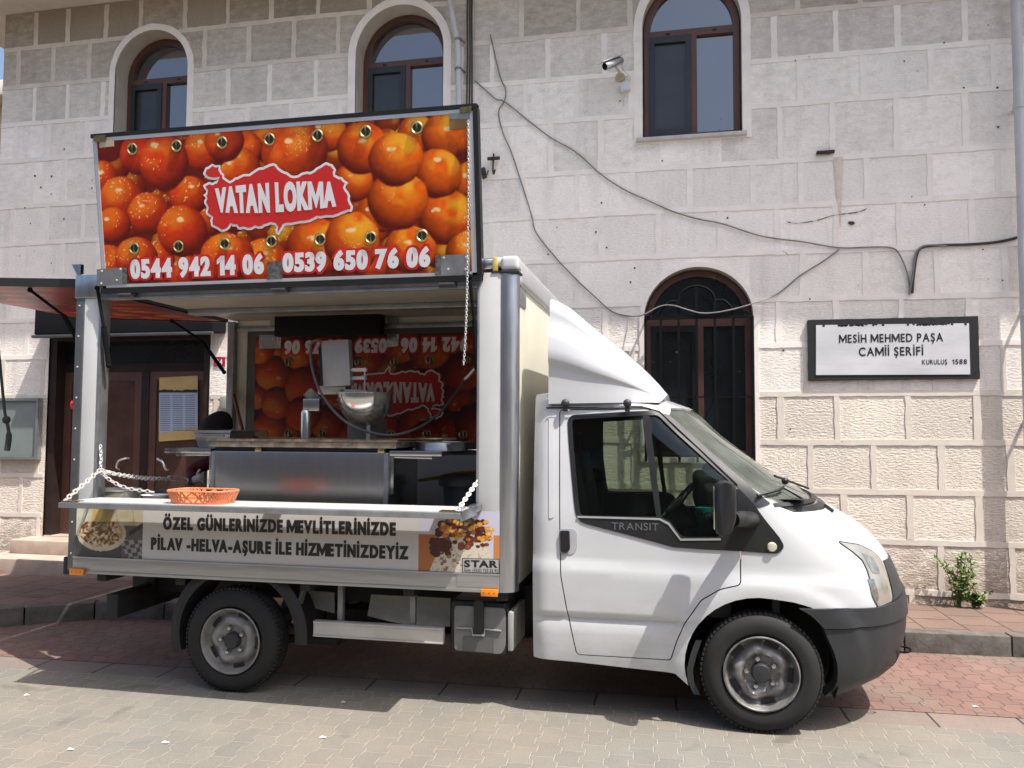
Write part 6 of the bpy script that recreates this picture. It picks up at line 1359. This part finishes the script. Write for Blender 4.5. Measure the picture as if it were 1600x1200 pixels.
mb = MB(); rx_ = (b_.x - a.x) / 2; hh_ = a.z - zz_ + .004; lt_ = MB().lathe((0, 0, 0), (0, 0, 1), [(0, .003), (.86, .003), (.90, .0), (.97, hh_ * .9), (1.0, hh_), (1.0, hh_ + .004), (.95, hh_ + .001), (.88, .008), (0, .008)], 40)
mb.add([((a.x + b_.x) / 2 + v[0] * rx_, .76 + v[1] * .17, zz_ + .001 + v[2]) for v in lt_.v], lt_.f); obj('tray_body', mb, steel_b, pn2)
mb = MB(); c = Vector(((a.x + b_.x) / 2 - .04, .72, a.z + .03))
for k in range(9): t = math.pi * k / 9; mb.tube([c + Vector((math.cos(t) * .15, math.sin(t) * .12, 0)), c + Vector((0, 0, -.03)), c - Vector((math.cos(t) * .15, math.sin(t) * .12, 0))], .003, 5)
mb.tube([c + Vector((math.cos(t) * .15, math.sin(t) * .12, 0)) for t in [k * math.pi / 12 for k in range(24)]], .005, 6, closed=True); obj('wire_skimmer', mb, M('skimmer_wire', (.55, .48, .32), .35, 1, var=.3), pn2)

# orange lattice basket on the ledge
bk = thing('plastic_basket', 'orange plastic lattice bread basket on the serving ledge', 'basket', (PY(318, 785, -.3).x, -.25, lz + .006))
a, b_ = PY(271, 780, -.235), PY(365, 780, -.235); bx0, bx1 = a.x, b_.x; cxb = (bx0 + bx1) / 2; hwb = (bx1 - bx0) / 2; cyb = -.235; hyb = .125; zb0 = lz + .007; hb_ = .078
om = M('orange_plastic', (.74, .25, .11), .3, var=.12, vs=20)
def sup(t, k): 
    c, s_ = math.cos(t), math.sin(t); return Vector((cxb + hwb * k * math.copysign(abs(c) ** .55, c), cyb + hyb * k * math.copysign(abs(s_) ** .55, s_), 0))
def wallp(t, v): return sup(t, .84 + .16 * v) + Vector((0, 0, zb0 + hb_ * v))
mb = MB(); mb.tube([wallp(t, 1) for t in [k * math.pi / 40 for k in range(80)]], .006, 6, closed=True); mb.tube([wallp(t, .5) for t in [k * math.pi / 40 for k in range(80)]], .0035, 5, closed=True); mb.tube([wallp(t, 0.05) for t in [k * math.pi / 40 for k in range(80)]], .006, 5, closed=True)
obj('rim', mb, om, bk); mb = MB()
for k in range(40):
    t = 2 * math.pi * k / 40
    for s_ in (1, -1): mb.tube([wallp(t, .02), wallp(t + s_ * .08, .5), wallp(t + s_ * .16, 1)], .0060, 4)
obj('lattice', mb, om, bk); mb = MB(); n = 48; mb.add([sup(2 * math.pi * k / n, .84) + Vector((0, 0, zb0 + .002)) for k in range(n)], [tuple(range(n))]); obj('base', mb, om, bk, recalc=False)

# pans, bin and hose at floor level
mb = MB(); p = PY(182, 774, .35); mb.lathe((p.x, .35, PY(182, 790, .35).z), (0, 0, 1), [(.15, 0), (.165, .11), (.172, .115), (.172, .122), (.16, .12), (.15, .02), (0, .02)], 32); obj('round_pan', mb, M('pan_pale', (.58, .55, .48), .35, .6, var=.12), label='round pale metal pan just inside the hatch by the rear post', cat='pan', loc=(p.x, .35, .98))
mb = MB(); p = PY(242, 773, .25); mb.lathe((p.x, .25, PY(242, 788, .25).z), (0, 0, 1), [(.04, 0), (.045, .03), (.085, .06), (.09, .068), (.08, .066), (0, .05)], 28); obj('white_bowl', mb, whitep, label='small white bowl left of the orange basket', cat='bowl', loc=(p.x, .25, 1.2))
mb = MB(); p = PY(282, 771, .4); mb.box(p.x - .17, p.x + .22, .35, .6, p.z - .02, p.z + .03, .012); obj('black_tray', mb, M('black_tray_plastic', (.03, .035, .036), .35), label='flat black tray behind the orange basket', cat='tray', loc=(p.x, .45, p.z - .02))
bn = thing('plastic_bin', 'grey green plastic bin with a lid beside the fryer', 'bin', (PY(722, 760, 1.2).x, 1.2, .98))
p = PY(724, 756, 1.2); zl = PY(724, 752, 1.2).z; bm_ = M('grey_green_plastic', (.13, .15, .145), .5, var=.15)
mb = MB(); mb.lathe((p.x, 1.2, .982), (0, 0, 1), [(.0, 0), (.13, 0), (.16, zl - .98)], 24); obj('bin_body', mb, bm_, bn)
mb = MB(); mb.lathe((p.x, 1.2, zl), (0, 0, 1), [(.19, -.03), (.195, 0), (.18, .03), (.15, .05), (0, .06)], 24); obj('lid', mb, M('bin_lid', (.22, .235, .23), .45, var=.1), bn)
mb = MB(); mb.tube(smooth_path([PY(655, 751, .95), PY(685, 746, 1.1), PY(710, 740, 1.3), PY(745, 737, 1.5)], 5), .014, 8); obj('gas_hose', mb, M('yellow_hose', (.50, .42, .05), .5), label='yellow gas hose running from the fryer behind the bin', cat='hose', loc=PY(655, 751, .95))
mb = MB(); mb.tube([PY(365, 617, 1.9), PY(379, 672, 1.75)], .016, 8); obj('broom_handle', mb, M('red_wood', (.20, .055, .025), .5, var=.2), label='reddish wooden broom handle leaning in the far rear corner', cat='broom', loc=PY(379, 672, 1.75))
q = XZ([(429, 487), (594, 487), (594, 522), (429, 522)], 1.72); mb = MB(); mb.box(q[0][0], q[1][0], 1.72, 1.84, q[2][1], q[0][1], .006); dpn = obj('display_panel', mb, M('display_black', (.006, .0055, .0055), .6, var=.2, spec=.2), label='long black display panel hanging under the far side of the roof', cat='display', loc=((q[0][0] + q[1][0]) / 2, 1.78, q[0][1]))
for px, py in ((421, 503), (608, 498)):
    mb = MB(); p = PY(px, py, 1.84); mb.box(p.x - .05, p.x + .05, YB - .06, YB - .046, p.z - .03, p.z + .03, .004); obj('wall_socket', mb, M('socket_beige', (.38, .35, .27), .5), label='beige socket plate left of the display panel' if px < 500 else 'beige socket plate right of the display panel', cat='socket', loc=p)
cu_ = thing('drink_cup', 'teal ribbed cup standing on the dashboard side inside the cab', 'cup', PY(1099, 830, .35))
mb = MB(); c = PY(1099, 832, .35); hc = PY(1099, 793, .35).z - c.z; mb.lathe(c, (0, 0, 1), [(0, 0), (.035, 0), (.046, hc * .7)], 20); obj('cup_body', mb, M('teal_plastic', (.02, .14, .13), .35, var=.2), cu_)
mb = MB(); mb.lathe(c + Vector((0, 0, hc * .85)), (0, 0, 1), [(.048, 0), (.052, hc * .15), (.0, hc * .16)], 20); obj('rim', mb, M('bright_teal', (.02, .30, .26), .3), cu_)
mb = MB()
for k in range(12): t = 2 * math.pi * k / 12; mb.bar(c + Vector((.046 * math.cos(t), .046 * math.sin(t), hc * .7)), c + Vector((.048 * math.cos(t), .048 * math.sin(t), hc * .86)), .006, .006)
obj('ribs', mb, MATS['teal_plastic'], cu_)

# ---------------------------------------------------------------- the worker behind the fryer
def skinned(chains, sub=2):
    """One continuous surface grown round connected joints: chains of (point, radius)."""
    me = bpy.data.meshes.new('body'); V = []; E = []; Rr = []; idx = {}
    for c in chains:
        prev = None
        for p, r_ in c:
            k = tuple(round(q, 4) for q in p)
            if k not in idx: idx[k] = len(V); V.append(p); Rr.append(r_)
            if prev is not None: E.append((prev, idx[k]))
            prev = idx[k]
    me.from_pydata(V, E, []); o = bpy.data.objects.new('body', me); col.objects.link(o)
    o.modifiers.new('skin', 'SKIN'); sk_ = me.skin_vertices[0].data
    for i, r_ in enumerate(Rr): sk_[i].radius = (r_, r_) if not isinstance(r_, tuple) else r_
    sk_[0].use_root = True
    ss = o.modifiers.new('sub', 'SUBSURF'); ss.levels = sub; ss.render_levels = sub
    dg = bpy.context.evaluated_depsgraph_get(); m2 = bpy.data.meshes.new_from_object(o.evaluated_get(dg)); mb = MB(); mb.add([v.co[:] for v in m2.vertices], [tuple(p.vertices) for p in m2.polygons])
    bpy.data.objects.remove(o); bpy.data.meshes.remove(me); bpy.data.meshes.remove(m2); return mb
hd = PY(341, 677, 1.25); hnd = PY(321, 748, .95)
pelv = (-3.20, 1.42, 1.16)
per = thing('person', 'person in dark maroon clothes and cap crouching behind the fryer with a gloved hand', 'person', (-3.4, 1.3, .98))
clothm = M('maroon_cloth', (.085, .012, .016), .9, var=.3, vs=18); skinm = M('skin', (.42, .24, .17), .5, var=.08)
sh = (-3.52, 1.36, 1.56); nk = (-3.64, 1.31, 1.62); shn = (-3.53, 1.16, 1.52); shf = (-3.50, 1.56, 1.53)
wr = (hnd.x - .09, .95, hnd.z - .005)
body_mb = skinned([[(pelv, .155), ((-3.30, 1.40, 1.30), .15), ((-3.42, 1.38, 1.44), .165), (sh, .12), (nk, .06)],
    [(sh, .12), (shn, .07), ((-3.86, 1.02, 1.36), .052), (wr, .036)], [(sh, .12), (shf, .07), ((-3.80, 1.62, 1.34), .052), ((-3.74, 1.25, 1.24), .038)],
    [(pelv, .155), ((-3.26, 1.24, 1.12), .11), ((-3.72, 1.10, 1.22), .075), ((-3.50, 1.14, 1.06), .055), ((-3.62, 1.12, 1.02), .04), ((-3.74, 1.10, 1.01), .03)],
    [(pelv, .155), ((-3.26, 1.60, 1.12), .11), ((-3.70, 1.62, 1.22), .075), ((-3.50, 1.60, 1.06), .055), ((-3.62, 1.60, 1.02), .04), ((-3.74, 1.60, 1.01), .03)]])
obj('body', body_mb, clothm, per, angle=180)
hm = MB(); hc_ = Vector((hd.x, 1.25, hd.z)); fwd_ = Vector((-.72, -.10, -.80)).normalized(); upd = (Vector((-.45, -.25, .85)) - fwd_ * Vector((-.45, -.25, .85)).dot(fwd_)).normalized(); sid = fwd_.cross(upd)
def hpt(a, b_, c): return hc_ + sid * a + fwd_ * b_ + upd * c
bmh = bmesh.new(); bmesh.ops.create_uvsphere(bmh, u_segments=28, v_segments=20, radius=1)
for v in bmh.verts:
    x, y, z = v.co; wd = .078 * (1 - .18 * max(0, -z)); y2 = .098 * y + (.012 * max(0, y) * max(0, -z)); 
    if y > .85 and abs(x) < .25 and -.35 < z < .12: y2 += .022 * (1 - abs(x) / .25)
    v.co = hpt(x * wd, y2, z * .118)
hm.bm(bmh)
head = obj('head', hm, skinm, per, angle=180)
pieces('eye', [MB().ball(hpt(s_ * .031, .082, .005), .012) for s_ in (-1, 1)], M('eye_white', (.6, .58, .55), .3), head); pieces('ear', [MB().ball(hpt(s_ * .078, -.005, -.01), .03, .35, .7, 1) for s_ in (-1, 1)], skinm, head); fm_ = MB(); fm_.tube([hpt(-.024, .088, -.058), hpt(0, .096, -.06), hpt(.024, .088, -.058)], .005, 6); obj('mouth', fm_, M('lip', (.28, .10, .09), .5), head)
cpm = MB(); bmh = bmesh.new(); bmesh.ops.create_uvsphere(bmh, u_segments=28, v_segments=18, radius=1)
bmesh.ops.delete(bmh, geom=[v for v in bmh.verts if (v.co.z < -.25 and v.co.y > .1) or v.co.z < -.85], context='VERTS')
for v in bmh.verts:
    x, y, z = v.co; f_ = 1 + .05 * math.sin(5 * x + 3 * y) ; v.co = hpt(x * .128 * f_, y * .165 * f_ - .020, z * .118 * f_ + .046)
cpm.bm(bmh); cpm.add([hpt(.088 * math.cos(t) * k, .085 + .075 * math.sin(t) * k, .048 - .018 * k) for k in (.2, 1.0) for t in [math.pi * i / 10 for i in range(11)]], [(i, i + 1, 12 + i, 11 + i) for i in range(10)])
obj('cap', cpm, M('dark_cap', (.012, .008, .008), .95, var=.4, vs=40), per, angle=80)
# gloved hand: palm and five fingers curled round the hook
gl = M('work_glove', (.66, .62, .58), .85, var=.15, vs=60, bump=.0008, bs=300)
w0 = Vector(wr); dirh = Vector((.92, -.12, .18)).normalized(); sd = Vector((.05, .10, 1)).normalized(); sd = (sd - dirh * sd.dot(dirh)).normalized(); nr = dirh.cross(sd)
def hpos(a, b_, c=0.): return tuple(w0 + dirh * a + sd * b_ + nr * c)
hand = MB(); pal = skinned([[(hpos(-.03, 0), .030), (hpos(.02, 0), .032), (hpos(.06, .004), .036), (hpos(.085, .006), .032)]]); hand.add(pal.v, pal.f)
for j, (b_, L_, cu2) in enumerate(((.034, .072, .55), (.013, .080, .65), (-.009, .074, .75), (-.029, .060, .85))):
    a_ = .078; c_ = 0.; an = .25; ch_ = [(hpos(a_ - .02, b_ * .9), .0105)]
    for k in range(3):
        ch_.append((hpos(a_, b_, c_), (.0100, .0092, .0082)[k])); a_ += L_ / 3 * math.cos(an); c_ += L_ / 3 * math.sin(an); an += cu2
    ch_.append((hpos(a_, b_, c_), .0072)); f_ = skinned([ch_]); hand.add(f_.v, f_.f)
th_ = skinned([[(hpos(.02, .028), .013), (hpos(.045, .052, .01), .0115), (hpos(.072, .062, .026), .0098), (hpos(.092, .058, .044), .0080)]]); hand.add(th_.v, th_.f)
obj('gloved_hand', hand, gl, per, angle=180)
gh = MB(); gh.lathe(w0 - dirh * .05, dirh, [(.043, 0), (.045, .012), (.042, .03), (.036, .032)], 18); obj('glove_cuff', gh, M('green_cuff', (.05, .06, .055), .8), per)
